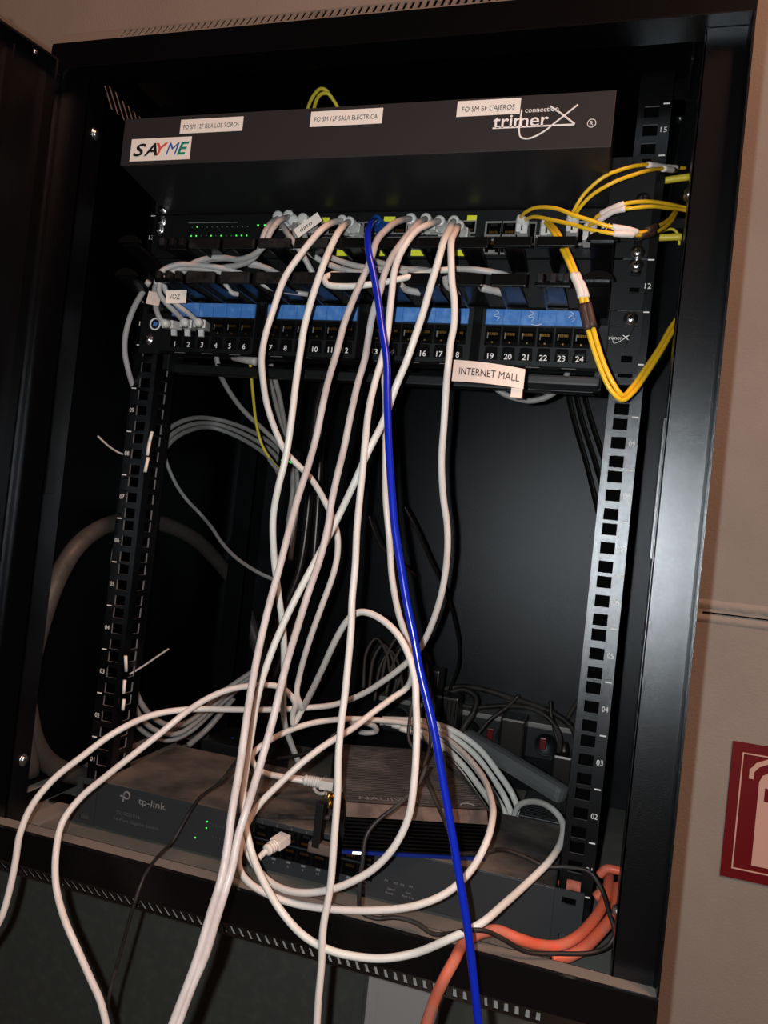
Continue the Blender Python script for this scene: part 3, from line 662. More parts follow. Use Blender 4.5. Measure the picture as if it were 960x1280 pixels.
swcable('single bright blue cable running full height down the middle',
  [(470,275,Z0),(464,279,-58),(460,291,-84),(461,316,-96),(467,344,-98),(472,372,-102),(477,409,-108),(483,449,-112),(484,500,-118),(486,560,-124),(490,620,-128),(494,664,-130),(501,707,-132),(508,751,-134),(517,795,-136),(525,839,-138),(535,880,-140),(543,915,-142),(552,968,-144),(563,1030,-146),(573,1090,-148),(585,1165,-150),(593,1233,-150),(600,1300,-150)], 2.9, 'cblue', 'bootblue', L=22)
swcable('greyish pink cable hanging leftmost of the long pair to frame bottom',
  [(513,273,Z0),(497,277,-55),(484,286,-74),(471,301,-88),(464,323,-94),(457,340,-96),(446,364,-98),(431,402,-102),(421,440,-106),(410,477,-108),(402,513,-110),(395,547,-112),(385,583,-115.62),(373,620,-121.879),(361,664,-129.185),(350,707,-137.674),(336,758,-147.26),(324,809,-159.068),(316,850,-167.871),(308,900,-177.866),(300,957,-190.864),(290,1015,-202.142),(284,1060,-209.886),(277,1097,-216.668),(263,1143,-224.682),(247,1197,-233.832),(230,1243,-239.996),(208,1300,-247.721)], 2.75, 'cp2')
swcable('pink cable hanging just right of the greyish pink one to frame bottom',
  [(532,273,Z0),(520,282,-60),(505,300,-80),(490,321,-90),(481,341,-92),(475,364,-94),(466,392,-96),(461,419,-98),(456,449,-100),(447,480,-103),(438,520,-106),(430,560,-108),(421,597,-112.798),(414,630,-117.826),(410,658,-122.578),(400,698,-129.716),(385,742,-138.481),(371,787,-147.538),(358,830,-157.514),(349,867,-165.893),(341,900,-172.866),(327,950,-183.996),(313,997,-193.867),(298,1045,-203.962),(290,1085,-211.111),(281,1115,-217.012),(270,1150,-223.603),(257,1193,-231.299),(240,1233,-236.651),(215,1300,-245.721)], 2.75, 'cp2')
swcable('dusty white cable falling nearly straight through centre to frame bottom',
  [(549,276,Z0),(533,282,-58),(520,289,-72),(506,307,-84),(497,325,-86),(492,344,-86),(490,364,-86),(487,391,-86),(484,419,-86),(479,443,-86),(469,477,-86),(461,512,-88),(457,547,-90),(453,590,-92),(449,630,-94),(446,664,-96),(444,707,-98),(440,751,-102),(439,785,-104),(435,830,-108),(431,870,-110),(427,900,-112),(423,945,-114),(422,990,-116),(418,1045,-118),(413,1107,-120),(404,1160,-122),(402,1205,-122),(398,1250,-122),(395,1300,-122)], 2.8, 'cp')
swcable('white cable running diagonally left then forming the largest loop at the bottom',
  [(567,276,Z0),(561,288,-60),(554,303,-84),(548,325,-92),(539,355,-94),(529,390,-94),(518,423,-94),(508,452,-92),(495,483,-90),(479,527,-86),(460,565,-84),(440,610,-82),(417,658,-82),(396,698,-84),(372,743,-88),(350,789,-92),(334,830,-96),(322,871,-98),(315,912,-100),(308,957,-102),(303,1000,-104),(307,1033,-106),(317,1073,-112),(332,1107,-118),(353,1141,-120),(380,1170,-120),(413,1188,-120),(447,1196,-118),(480,1198,-116),(520,1191,-112),(563,1173,-114),(600,1155,-108),(630,1130,-84),(660,1103,-52),(687,1076,-26),(702,1050,10),(703,1028,40),(690,1011,66),(668,1002,104),(650,1006,128),(642,1020,142),(638,1036,146)], 2.9, 'cw')
int_cable = swcable('pink white cable carrying the INTERNET MALL tag',
  [(573,282,Z0),(569,290,-62),(564,303,-82),(564,327,-88),(565,353,-88),(568,378,-88),(567,409,-88),(563,430,-88),(561,449,-88),(558,480,-84),(555,530,-76),(552,575,-68),(554,620,-58),(559,658,-48),(559,693,-40),(553,737,-30),(541,777,-18),(527,807,-6),(510,827,4),(481,850,20),(452,868,34),(417,881,42),(380,885,40),(340,887,20),(300,887,-10),(233,887,-50),(187,895,-72),(143,916,-90),(102,946,-106),(67,974,-118),(40,1007,-128),(25,1042,-134),(19,1078,-136),(12,1112,-138),(1,1148,-140),(-25,1190,-140)], 2.8, 'cp')
# INTERNET MALL tag
a_ = at(566, 463, -93); b_ = at(656, 472, -104); mb = MB(); n = 16; V = []; F = []
du = (b_ - a_)
for i in range(n + 1):
    t_ = i / n; p = a_.lerp(b_, t_); bow = math.sin(t_ * math.pi) * 2.0; hh = 8.3 - 1.0 * t_; p = p + Vector((0, -6 * math.sin(t_ * math.pi * .9), -1.5 * t_))
    for (dz, dy) in ((hh, 0), (-hh, 0), (-hh, .6), (hh, .6)): V.append(p + Vector((0, dy, dz - bow * 0)))
for i in range(n):
    for k_ in range(4): F.append([i*4+k_, (i+1)*4+k_, (i+1)*4+(k_+1) % 4, i*4+(k_+1) % 4])
F += [[3, 2, 1, 0], [n*4, n*4+1, n*4+2, n*4+3]]; mb.add(V, F, 'pinklabel')
mb.box(b_.x - 9, b_.x - 1, b_.y - .3, b_.y + 5, b_.z - 15, b_.z - 8, 'pinklabel'); tg = mb.build('name_tag', int_cable)
t = MB(); tm = MB(); text(tm, 'INTERNET MALL', (0, 0, 0), 5.6, 'ink', w_=49, n=(0, -1, 0), off=0)
V = []
for v in tm.v:
    t_ = .10 + (v[0] + 24.5) / 49 * .84; p = a_.lerp(b_, t_) + Vector((0, -6 * math.sin(t_ * math.pi * .9) - .35, -1.5 * t_ + v[2])); V.append(p)
t.add(V, tm.f, 'ink'); t.build('lettering', tg)

# remaining white runs among the hanging cables
cable('white cable arching high at centre, its right leg making the inner bottom loop',
  [(372,893,40),(382,878,20),(402,838,-20),(419,801,-50),(431,780,-62),(441,769,-68),(454,765,-72),(475,773,-78),(497,793,-84),(512,822,-90),(519,853,-94),(520,880,-98),(521,907,-100),(520,945,-104),(518,973,-108),(511,1020,-112),(493,1058,-114),(467,1086,-114),(440,1102,-114),(413,1112,-112),(380,1116,-108),(353,1111,-100),(330,1096,-90),(312,1070,-80),(304,1045,-70),(305,1015,-62),(310,990,-56)], 2.8, 'cp')
cable('white cable descending behind the blue one then looping left over the lower switch',
  [(478,452,-30),(482,500,-34),(482,560,-38),(482,620,-40),(487,678,-38),(490,722,-34),(498,766,-28),(507,795,-20),(514,825,-10),(515,845,0),(508,860,8),(490,873,0),(467,890,-15),(440,911,-35),(407,931,-52),(378,953,-66),(347,982,-76),(323,1007,-82),(309,1030,-86),(300,1060,-90),(299,1085,-94),(310,1102,-98),(335,1118,-102),(370,1130,-104),(420,1137,-106),(470,1138,-108),(520,1132,-104),(560,1115,-98),(590,1086,-88),(609,1050,-74),(616,1020,-50),(614,1000,-20),(604,972,30),(580,942,80),(550,918,120),(520,905,140),(478,902,140)], 2.8, 'cp')
cable('white cable going left over the switch and dropping past the lower left edge',
  [(398,848,30),(388,868,28),(376,890,26),(367,905,24),(366,893,20),(369,880,16),(363,869,10),(350,859,0),(333,856,-10),(307,858,-30),(283,863,-45),(258,874,-56),(233,890,-66),(200,917,-80),(167,943,-92),(133,970,-102),(100,998,-112),(78,1028,-122),(70,1065,-130),(70,1107,-134),(80,1147,-136),(97,1187,-138),(113,1223,-138),(126,1253,-138),(137,1300,-138)], 2.8, 'cp')
cable('white cable sweeping right from router top into the coiled bundle, lowest curl',
  [(395,976,60),(372,973,40),(347,970,20),(328,965,5),(316,953,0),(315,945,0),(322,936,5),(353,917,20),(390,904,40),(430,899,60),(470,900,85),(510,904,110),(545,912,125)], 2.9, 'cp')
# coil bundle on the right
B0 = [[(475,903),(520,900),(564,912),(598,935),(622,965),(640,992),(648,1014)],
      [(478,899),(520,902),(560,918),(592,942),(614,970),(631,997),(639,1018)],
      [(482,903),(522,908),(557,925),(586,950),(607,977),(623,1002),(632,1020)],
      [(490,906),(525,914),(553,932),(579,957),(599,983),(615,1006),(624,1022)],
      [(500,910),(527,920),(549,939),(573,963),(592,990),(607,1012),(615,1026)]]
lb = ['outermost white cable of coiled bundle behind the router', 'second white cable from outside of the coiled bundle', 'middle white cable of the coiled bundle behind router', 'second innermost white cable of the coiled bundle', 'innermost white cable of the coiled bundle beside router']
for i, P in enumerate(B0): cable(lb[i], [(u, v, 150 + 6 * k_ - 6 * i * (k_ < 6) * .4 - (16 if k_ == 6 else 0)) for k_, (u, v) in enumerate(P)] + [(P[-1][0] + 3, P[-1][1] + 26, 150)], 3.3, 'cw', 'coiled white cables behind the router')
cable('short white cable stub curling at the router rear', [(437,905,100),(452,903,110),(468,908,118),(470,914,122),(458,916,120),(450,915,122)], 3, 'cg')
# white plugs at the router's left side and in the lower switch
pc, P_ = cable('short white lead plugged into the left side of router', [(330,967,20),(350,971,22),(366,974,24),(384,977,28)], 2.8, 'cp')
plug(pc, at(386, 976, 26), (1, .1, -.02), 'boot', rings=6, L=24, tab=False)
pc, P_ = cable('pinkish patch lead with clear plug in lower switch port', [(323,1073,-58),(330,1066,-52),(338,1060,-47)], 2.6, 'cp')
plug(pc, at(338, 1060, -47), Vector((.25, .9, .15)), 'label', L=26, rings=3, tab=False)
cable('grey wisp of cable curling under the white router plug', [(392,985,20),(397,991,18),(404,992,16),(410,988,18)], 1.6, 'cg')

# grey cluster of plugs at the left of the upper switch and bundle lying in the organiser
pl = []
def gcable(label, pts, r=2.6, mt='cg', withplug=False):
    o, P = cable(label, pts, r, mt)
    if withplug: plug(o, P[0], (0, 1, 0), 'boot', L=22)
    return o
gcable('grey cable from leftmost plug curving down left into the organiser', [(349,272,-26),(337,281,-50),(329,296,-62),(325,311,-60),(315,324,-54),(300,331,-46),(280,334,-40),(262,336,-38),(240,333,-36)], withplug=True)
gcable('grey cable from second plug sweeping left along organiser top', [(362,271,-28),(348,277,-58),(338,290,-66),(331,306,-66),(318,318,-60),(300,324,-52),(280,323,-44),(262,325,-40),(245,332,-38)], withplug=True)
gcable('grey cable dropping right from the plug cluster into the organiser', [(351,279,-34),(360,293,-48),(372,309,-50),(382,325,-46),(390,340,-40),(395,352,-36)], withplug=False)
gcable('light grey cable from plug cluster running right along the organiser', [(368,277,-30),(371,297,-44),(390,318,-44),(412,331,-42),(450,341,-40),(480,342,-40),(510,340,-38)], withplug=True)
gcable('light grey cable above it running right behind hanging cables', [(380,275,-30),(384,303,-40),(410,320,-40),(440,331,-38),(470,336,-38),(501,336,-36),(535,338,-36)], withplug=True)
gcable('long pale cable curving right across to beneath the right organiser fingers', [(455,322,-30),(495,334,-34),(535,339,-40),(572,336,-42),(600,338,-42),(629,343,-36),(650,352,-24)])
gcable('pale cable folded back in a hairpin at organiser middle', [(430,343,-50),(416,343,-66),(406,348,-76),(410,356,-82),(431,358,-84),(459,356,-84),(494,350,-78),(516,345,-68),(540,339,-54),(565,337,-44)], 2.6, 'cw')
gcable('grey cable arching over the organiser left end', [(203,347,-62),(200,342,-60),(207,336,-58),(222,331,-54),(240,331,-50),(262,333,-46),(285,337,-42),(310,345,-34)])
gcable('grey cable arching beneath the first over organiser left end', [(208,349,-56),(212,342,-54),(226,336,-50),(250,336,-46),(275,340,-40),(300,346,-34)])
gcable('grey cable between the left arches and switch plugs', [(228,341,-46),(240,330,-44),(260,323,-44),(280,322,-44),(303,327,-44),(320,330,-40),(345,342,-34)])
gcable('grey cable slanting to right below the left finger row', [(311,331,-40),(330,334,-38),(347,342,-36),(360,352,-34)])
gcable('pale cable end showing through organiser gap left of centre', [(278,345,-40),(283,357,-34),(290,366,-30),(298,368,-26)], 2.3)
gcable('pale cable showing through organiser gap below the third finger', [(322,347,-44),(330,356,-42),(345,362,-36),(385,368,-24)], 2.3)
gcable('pale cable showing through the gap under centre right fingers', [(500,356,-44),(508,362,-36),(525,366,-28)], 3)
gcable('pale cable showing through the gap right of the pink cables', [(556,345,-40),(560,358,-36),(578,365,-28)], 3)
gcable('pale cable showing through the rightmost organiser gap', [(602,360,-40),(612,362,-36),(628,366,-28)], 3.2)
gcable('grey cable leaving the organiser end ring and hanging beside left rail', [(186,352,-52),(179,364,-46),(165,390,-36),(157,418,-28),(156,440,-20),(160,462,-10),(167,486,5)], 2.7, 'cg')
# dato tag
t3 = MB(); pA = at(372, 291, -50); pB = at(398, 272, -50); pB.y = pA.y; d = (pB - pA)
nrm = Vector((0, -1, 0)); upv = d.cross(nrm).normalized(); upv = upv if upv.z > 0 else -upv
TT = Matrix((d.normalized(), Vector((0, 1, 0)), upv)).transposed().to_4x4(); TT.translation = pA.lerp(pB, .5)
t3.box(-13, 13, -.4, 0, -4.6, 4.6, 'label', TT); o = t3.build('cable_tag'); tag(o, 'small slanted white tag reading dato by the grey plug cluster', 'tag')
t = MB(); text(t, 'dato', TT @ Vector((-2, -.6, 0)), 3.8, 'ink', w_=13, n=(0, -1, 0), up=upv); t.build('lettering', o)

# three grey leads plugged into patch ports 1-3
for i, (pts, lb_) in enumerate((
    ([(196,352,-62),(193,365,-52),(195,385,-40),(200,398,-34),(209,405,-26)], 'grey lead with blank white tag, in patch panel port 1'),
    ([(200,353,-66),(199,365,-62),(207,378,-54),(219,390,-44),(232,404,-28)], 'grey lead with VOZ tag, in patch panel port 2'),
    ([(204,352,-60),(208,365,-58),(220,380,-50),(236,392,-40),(249,404,-28)], 'grey lead without a tag, in patch panel port 3'))):
    o, P = cable(lb_, pts, 2.5, 'cg'); e = P[-1]
    mb = MB(); x = -205 + 7.6 + i * 15.2; tgt = Vector((x, -7, 463)); d = (tgt - e).normalized(); q = d.to_track_quat('Y', 'Z').to_matrix().to_4x4(); TT = Matrix.Translation(e) @ q; LL = (tgt - e).length
    mb.box(-5.8, 5.8, 0, LL, -4, 4, 'boot', TT, .9); mb.lathe(e - d * 8, d, [(0, 2.8), (2, 4), (9, 5)], 'boot', 10); mb.prism([(x - 2.6, 462), (x + 2.6, 462), (x + 4, 452), (x - 1, 452)], -14, -11.5, 'y', 'boot'); mb.build('connector', o)
    if i == 0: k = MB(); p = at(192, 373, -57); k.box(-6.8, 6.8, -.3, 1.2, -6, 6, 'pinklabel', Matrix.Translation(p) @ Matrix.Rotation(.16, 4, 'Y'), .2); k.build('name_tag', o)
    if i == 1:
        k = MB(); p = at(220, 371, -64); k.box(-10.5, 10.5, -.3, 0.6, -6, 6, 'label', Matrix.Translation(p) @ Matrix.Rotation(-.04, 4, 'Y'), .2); tg = k.build('name_tag', o); t = MB(); text(t, 'VOZ', p + Vector((-1, -.7, 0)), 4.8, 'ink', w_=11.5); t.build('lettering', tg)

# rear and lower grey runs
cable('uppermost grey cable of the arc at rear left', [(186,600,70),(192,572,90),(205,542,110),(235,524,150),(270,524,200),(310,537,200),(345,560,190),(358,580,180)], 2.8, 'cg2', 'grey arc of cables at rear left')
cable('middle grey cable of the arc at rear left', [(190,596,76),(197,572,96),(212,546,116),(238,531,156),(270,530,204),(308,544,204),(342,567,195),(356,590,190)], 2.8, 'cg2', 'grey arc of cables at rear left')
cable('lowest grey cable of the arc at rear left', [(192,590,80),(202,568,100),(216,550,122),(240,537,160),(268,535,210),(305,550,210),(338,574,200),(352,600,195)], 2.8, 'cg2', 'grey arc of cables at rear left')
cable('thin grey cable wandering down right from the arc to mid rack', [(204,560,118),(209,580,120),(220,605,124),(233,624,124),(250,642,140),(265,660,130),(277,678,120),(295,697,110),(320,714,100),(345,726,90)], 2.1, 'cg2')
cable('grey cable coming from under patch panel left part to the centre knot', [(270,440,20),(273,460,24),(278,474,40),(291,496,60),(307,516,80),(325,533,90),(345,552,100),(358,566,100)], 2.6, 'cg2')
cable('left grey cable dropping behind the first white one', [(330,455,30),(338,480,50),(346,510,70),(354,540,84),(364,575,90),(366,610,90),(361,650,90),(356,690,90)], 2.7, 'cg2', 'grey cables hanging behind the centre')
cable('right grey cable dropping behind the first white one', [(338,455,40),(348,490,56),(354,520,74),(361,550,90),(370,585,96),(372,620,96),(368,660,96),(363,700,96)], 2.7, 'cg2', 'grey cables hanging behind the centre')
cable('short thick grey ribbed cable stub below patch panel port 5', [(292,446,10),(305,449,0),(320,452,-4)], 4, 'cg')
cable('grey loop hanging under the patch panel behind INTERNET MALL tag', [(606,460,26),(612,476,28),(626,490,30),(645,498,32),(664,501,32),(684,496,32),(699,485,30),(708,470,26),(712,456,22)], 2.7, 'cg2')
cable('thin yellow fibre falling to the centre knot behind the first white cable', [(313,455,30),(314,470,40),(317,500,60),(320,527,75),(327,555,84),(338,574,88),(350,588,90)], 1.6, 'cyel2', name='fibre_cable')
cable('short grey tip joined to the thin yellow fibre', [(336,574,86),(342,582,84),(350,590,84)], 2, 'cg2')
mb = MB(); p = at(356, 576, 70); mb.box(p.x - 8, p.x + 9, 70, 90, p.z - 6, p.z + 14, 'plastic', bev=1.5); mb.lathe((p.x - 2, 70, p.z), (0, -1, 0), [(0, 2.2), (1, 2), (1.4, .5)], 'led', 10); mb.lathe((p.x + 7, 70, p.z), (0, -1, 0), [(0, 2.2), (1, 2), (1.4, .5)], 'led', 10)
o = mb.build('fibre_converter', origin=p); tag(o, 'tiny black fibre box with glowing green lights behind cables at centre', 'network device')
# hanging loops at lower left
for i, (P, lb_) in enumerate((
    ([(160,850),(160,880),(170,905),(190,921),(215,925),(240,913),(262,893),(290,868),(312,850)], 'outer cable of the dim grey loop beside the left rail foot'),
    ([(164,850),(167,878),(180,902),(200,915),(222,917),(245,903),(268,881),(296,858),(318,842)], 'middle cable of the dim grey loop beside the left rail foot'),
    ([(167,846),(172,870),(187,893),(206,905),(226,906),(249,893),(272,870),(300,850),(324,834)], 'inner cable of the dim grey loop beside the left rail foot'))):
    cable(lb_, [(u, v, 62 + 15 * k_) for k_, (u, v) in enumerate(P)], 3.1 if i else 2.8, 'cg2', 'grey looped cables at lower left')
cable('grey cable rising from behind the switch toward lower left loop', [(235,932,150),(258,912,165),(275,893,175),(292,872,185)], 3.6, 'cg2')
cable('thin white cable tie tail sticking out right of the left rail', [(162,843,20),(180,832,30),(196,821,40),(211,811,50)], 1.0, 'cg', cat='cable tie', name='cable_tie')
cable('thin pale cable end poking out left of the left rail', [(122,545,-10),(135,557,-4),(147,565,4),(160,570,10)], 1.0, 'cg', name='cable_tie', cat='cable tie')
cable('thin white strip bowing out beside the left rail', [(145,675,2),(141,690,2),(139,712,2),(137,735,2),(137,750,2)], 1.0, 'cg', name='cable_tie', cat='cable tie')
for i, (u0, v0, u1, v1) in enumerate(((190,540,186,556),(187,552,183,575),(185,572,180,596),(157,820,158,845),(156,850,154,872),(155,874,153,892))):
    a_ = onx(u0, v0, -217.5); b_ = onx(u1, v1, -217.5); mb = MB(); mb.tube([a_, a_.lerp(b_, .4), a_.lerp(b_, .75)], 2.4, 'label', 8, flat=.7); o = mb.build('cable_tie', origin=a_)
    tag(o, ('white tie wrap in the left rail holes, ' + ['top of the upper three', 'middle of the upper three', 'lowest of the upper three', 'top of the lower three', 'middle of the lower three', 'lowest of the lower three'][i]), 'cable tie', 'white tie wraps on left rail')
# conduit ring
P = cr([Vector(p) for p in ((-283, -40, 10), (-284, -58, 80), (-284, -52, 140), (-284, -30, 205), (-284, 0, 240), (-284, 55, 261), (-278, 120, 263), (-268, 185, 248), (-264, 240, 222), (-258, 298, 182), (-238, 318, 130), (-215, 322, 70), (-200, 322, 0))])
mb = MB(); mb.tube(P, 9, 'conduit', 12, rf=lambda t: 1.0); o = mb.build('conduit_hose', origin=P[0]); tag(o, 'thick grey brown conduit arching behind the left rail', 'hose')
P = cr([Vector(p) for p in ((-284, -56, 80), (-284, -38, 40), (-284, -8, 10), (-278, 30, -10), (-262, 64, -20), (-248, 90, -22))]); mb = MB(); mb.tube(P, 10, 'conduit', 12)
o = mb.build('conduit_hose', origin=P[0]); tag(o, 'thick flat grey conduit curling along the floor left of lower switch', 'hose')

# yellow fibres
FY = 'fibre_cable'
def fib(label, pts, r=1.55, tie=None, tape=None, mt='cyel', conn=True):
    o, P = cable(label, pts, r, mt, name=FY)
    for (rng, m_, nm, k_) in ((tie, 'tie', 'cable_sleeve', 1.55), (tape, 'tape', 'tape_band', 1.9)):
        if rng:
            n_ = len(P); seg = P[int(rng[0] * n_):int(rng[1] * n_) + 1]
            if len(seg) > 1: mb = MB(); mb.tube(seg, r * k_, m_, 10); mb.build(nm, o, origin=seg[0])
    if conn:
        mb = MB(); mb.lathe(P[0] + Vector((0, -3, 0)), (0, 1, 0), [(0, 2.2), (5, 2.8), (6, 4), (14, 4), (14.2, 3.2), (24, 3.2)], 'boot', 10); mb.box(P[0].x - 3.2, P[0].x + 3.2, P[0].y + 3, -3, P[0].z - 10, P[0].z + 3.5, 'boot', bev=.8); mb.build('connector', o)
    return o
ST = -24
fib('upper yellow fibre of the pair arching highest to the right', [(713,272,ST),(718,262,-34),(730,243,-40),(755,221,-46),(780,211,-44),(805,206,-30),(832,209,0),(858,210,30)], tie=(.72, .92))
fib('lower yellow fibre of the pair arching highest to the right', [(718,274,ST),(724,261,-36),(740,244,-44),(767,228,-50),(800,216,-46),(825,211,-20),(845,213,10)], tie=(.86, .97))
fib('upper yellow fibre of the middle pair going to right side', [(740,281,ST),(746,271,-34),(760,263,-42),(780,255,-48),(805,252,-42),(830,254,-24),(853,259,0),(870,262,10)], tie=(.2, .42))
fib('lower yellow fibre of the middle pair going to right side', [(734,283,ST),(748,276,-38),(768,264,-48),(792,260,-52),(815,258,-44),(835,260,-26),(853,262,-6),(870,266,6)], tie=(.14, .36))
fib('yellow fibre arching from the first fibre port to the taped joint', [(650,273,ST),(656,266,-36),(668,260,-48),(683,259,-58),(700,262,-66),(717,269,-72),(737,275,-74),(757,282,-74),(785,287,-70),(800,291,-62),(817,285,-44),(835,275,-10),(845,262,20)], tie=(.60, .72), tape=(.78, .84))
fib('yellow fibre running flatter from first ports to the taped joint', [(655,275,ST),(668,271,-40),(690,275,-54),(717,281,-66),(742,288,-72),(767,292,-74),(785,293,-70),(800,294,-60),(820,290,-40),(838,278,-6),(846,264,24)], tie=(.50, .64), tape=(.70, .78))
fib('left yellow fibre of the pair drooping in a long loop at right', [(681,277,ST),(692,292,-44),(703,313,-58),(711,330,-66),(717,345,-70),(724,361,-74),(730,390,-78),(740,430,-78),(751,462,-76),(763,487,-74),(777,500,-70),(791,491,-60),(810,465,-40),(826,440,-16),(840,416,10),(848,404,24)], 1.8, tie=(.26, .36), tape=(.38, .44))
fib('right yellow fibre of the pair drooping in a long loop at right', [(686,276,ST),(697,290,-44),(707,309,-58),(715,327,-66),(722,345,-70),(730,362,-74),(736,388,-78),(746,427,-78),(756,457,-76),(767,480,-74),(778,494,-70),(788,486,-60),(806,461,-40),(823,436,-16),(837,411,10),(846,398,24)], 1.8, tie=(.26, .36), tape=(.38, .44))
for i, (P, r_, lb_) in enumerate((([(800,228,30),(826,226,30),(862,221,30)], 3.0, 'thick yellow fibre trunk stub at upper right, the higher'), ([(800,298,30),(824,297,30),(852,296,30)], 3.0, 'thick yellow fibre trunk stub at right, below middle pair'))):
    cable(lb_, P, r_, 'cyel2', name=FY)
cable('thin olive fibre curling behind the lower yellow stub', [(824,291,20),(833,287,24),(842,287,28),(848,294,32),(849,306,36)], 1.2, 'cyel2', name=FY)
cable('left yellow fibre arching above fibre tray', [(383,150,-20),(386,132,-16),(393,118,-12),(401,111,-8),(408,113,-4),(414,122,0)], 1.7, 'cyel2', 'yellow fibres above the tray', FY)
cable('right yellow fibre arching above fibre tray', [(391,150,-16),(394,130,-12),(401,118,-8),(410,117,-4),(418,127,0),(424,138,4),(427,152,6)], 1.7, 'cyel2', 'yellow fibres above the tray', FY)

# orange cables, lower right
cable('orange cable curving over the bottom edge and out below', [(526,1310,-112),(533,1280,-112),(543,1250,-114),(557,1220,-116),(567,1202,-110),(580,1179,-88),(598,1167,-80),(620,1163,-78),(647,1173,-76),(673,1181,-66),(698,1182,-56),(720,1172,-46),(742,1150,-30),(755,1128,-10),(760,1108,10),(762,1095,30)], 4.2, 'corg', name='power_cable')
cable('orange cable lying on the floor at the right corner', [(690,1198,-66),(705,1197,-62),(727,1187,-52),(752,1163,-36),(767,1142,-20),(771,1120,0),(772,1108,15)], 4.4, 'corg', name='power_cable')
cable('upper short orange cable leaving through the right side', [(749,1094,20),(758,1086,20),(772,1088,20),(790,1092,20)], 3.6, 'corg', name='power_cable')
cable('lower short orange cable leaving through the right side', [(744,1122,10),(758,1112,12),(775,1112,14),(790,1114,14)], 4, 'corg', name='power_cable')
cable('orange cable end seen through the right rail foot', [(700,1108,20),(716,1106,20),(730,1112,20)], 5, 'corg', name='power_cable')

# black leads
cable('thin black lead snaking along the bottom edge and up to the right rail', [(533,957,-60),(522,982,-70),(495,1008,-84),(470,1028,-94),(458,1045,-100),(453,1077,-104),(449,1117,-104),(452,1140,-100),(470,1148,-96),(495,1147,-94),(520,1154,-92),(540,1167,-98),(563,1167,-106),(582,1163,-114),(603,1163,-112),(627,1173,-98),(658,1190,-88),(693,1192,-78),(743,1190,-66),(762,1180,-60),(768,1166,-56),(762,1143,-48),(752,1112,-34),(737,1090,-28),(710,1084,-26),(683,1083,-28),(653,1070,-32),(627,1062,-40),(603,1066,-60),(570,1068,-80)], 1.7, 'cblkd', name='power_cable')
cable('black lead dropping over the router right part to blue cable', [(519,860,20),(512,900,10),(511,925,5),(520,940,0),(529,966,-20),(543,998,-40),(555,1025,-56),(565,1050,-70)], 1.5, 'cblkd', name='power_cable')
cable('black lead beside the arch leg hanging to the router lid', [(533,890,40),(538,920,30),(534,945,10),(527,962,0),(518,975,-6)], 1.6, 'cblkd', name='power_cable')
cable('dark grey lead draped over the switch front and hanging below cabinet', [(310,935,-40),(293,955,-40),(275,978,-40),(250,997,-40),(234,1020,-42),(217,1050,-52),(198,1070,-78),(180,1096,-108),(170,1123,-116),(160,1157,-118),(150,1193,-118),(138,1237,-116),(134,1262,-116)], 1.5, 'cblkd', name='power_cable')
cable('black dc lead with barrel plug entering the router left side', [(300,1017,-30),(330,1020,-34),(360,1021,-38),(385,1022,-42),(412,1022,-44)], 2.0, 'cblkd', name='power_cable')
cable('black lead bulging across in front of the router sockets', [(300,965,50),(335,950,56),(372,944,60),(398,935,64),(420,915,70)], 2.0, 'cblk', name='power_cable')
BLK = 'black power leads at the rear'
cable('highest black power lead arching over the power strip', [(552,862,290),(575,858,290),(605,862,286),(637,872,282),(666,881,276),(695,893,270),(715,910,262),(722,935,250),(719,965,230),(712,985,210)], 3.4, 'cblkd', BLK, 'power_cable')
cable('black power lead hooking down left of the adapter', [(556,868,262),(580,862,262),(595,872,258),(592,890,250),(582,905,244),(574,920,240)], 3.6, 'cblkd', BLK, 'power_cable')
cable('black power lead running level into the right plug', [(556,875,270),(590,884,268),(630,882,266),(665,886,262),(688,900,258),(700,922,254),(698,940,262)], 2.8, 'cblkd', BLK, 'power_cable')
cable('black power lead crossing from adapter top to lower left', [(649,868,262),(636,882,258),(612,900,250),(600,914,246),(590,925,240)], 2.2, 'cblkd', BLK, 'power_cable')
cable('upright black lead stub above the right plug', [(688,876,268),(689,895,266),(694,915,264),(699,932,262)], 2.2, 'cblkd', BLK, 'power_cable')
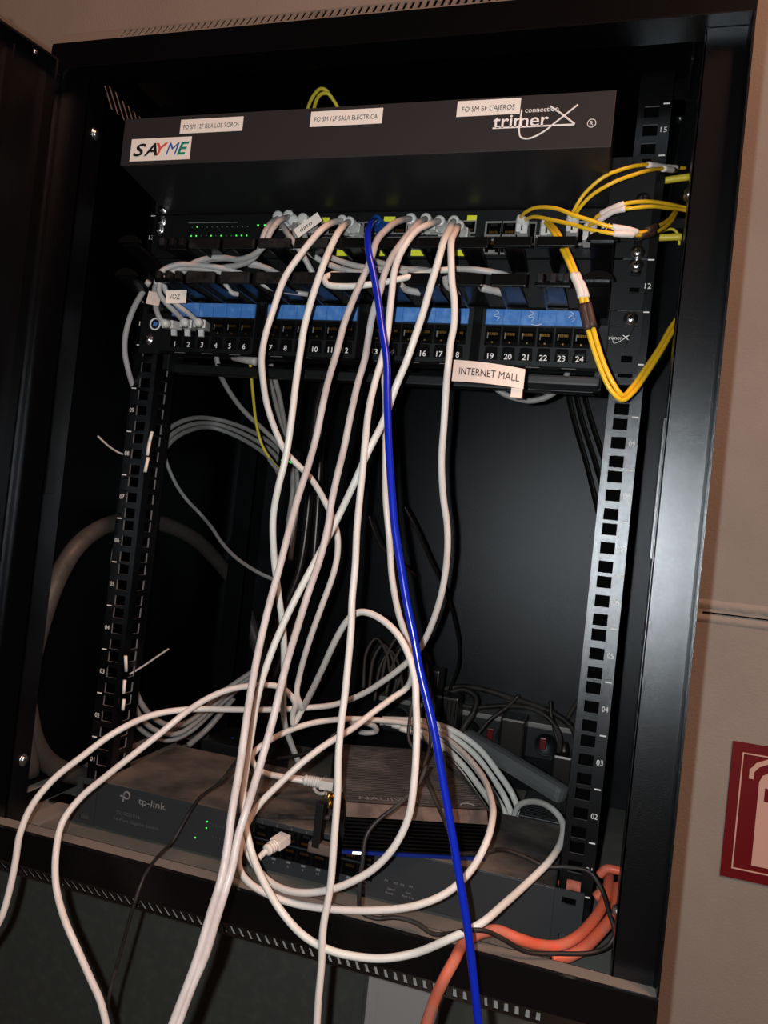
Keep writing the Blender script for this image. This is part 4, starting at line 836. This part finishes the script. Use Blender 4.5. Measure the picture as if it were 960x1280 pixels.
for i, (P, lb_) in enumerate((([(706,474,340),(716,520,338),(733,580,332),(750,650,320)], 'leftmost'), ([(716,474,342),(726,520,340),(742,572,334),(756,620,322)], 'middle'), ([(726,474,344),(736,515,342),(750,560,336),(764,600,326)], 'rightmost'))):
    cable(lb_ + ' of three flat black cables slanting down the cabinet back at right', P, 4.2, 'cblk', 'flat black cables behind right rail', 'power_cable', flat=.5)
cable('left dim black cable sloping behind right rail foot', [(705,905,320),(720,880,320),(738,855,316)], 2.8, 'cblkd', BLK, 'power_cable')
cable('right dim black cable sloping behind right rail foot', [(714,912,316),(730,888,316),(745,866,312)], 2.8, 'cblkd', BLK, 'power_cable')
cable('long faint black cable curving down behind the pink cable', [(505,632,120),(520,660,130),(538,700,150),(555,735,180),(568,775,210),(574,810,240),(572,835,260),(562,862,270)], 1.8, 'cblk', name='power_cable')
cable('faint thin black wire crossing behind the blue cable at centre', [(461,645,60),(468,665,66),(478,685,74),(492,697,80),(520,720,90)], 1.3, 'cblk', name='power_cable')
cable('dark cable strand dropping behind centre from the patch panel left', [(408,470,60),(398,500,70),(392,540,80),(388,590,90),(384,650,90),(372,720,90),(340,790,90),(322,850,90)], 4, 'cblk', 'dark cable trunk behind the centre', 'power_cable')
cable('dark cable strand dropping behind centre from patch panel middle', [(424,465,70),(410,500,80),(402,540,90),(399,590,98),(396,650,100),(388,720,100),(362,790,100),(340,850,100)], 4, 'cblk', 'dark cable trunk behind the centre', 'power_cable')
for i in range(7):
    u0 = 462 + i * 9; v0 = 800 + (i % 3) * 8
    cable('strand %s of the black wire tangle above the router rear' % ['one, farthest left', 'two from left', 'three from left', 'in the exact middle', 'three from right', 'two from right', 'farthest right'][i],
      [(u0 - 8 - i * 2, v0 + 60, 150), (u0 - 4, v0 + 15, 165), (u0 + 8, v0 - 2, 170), (u0 + 20 - i, v0 + 14, 165), (u0 + 26 - i, v0 + 48, 155)], 1.6, 'cblkd', 'black wire tangle above the router', 'power_cable')
cable('black cable twisting down beside the tall thin adapter', [(527,812,150),(536,824,160),(537,836,170),(534,850,176)], 2.6, 'cblkd', name='power_cable')
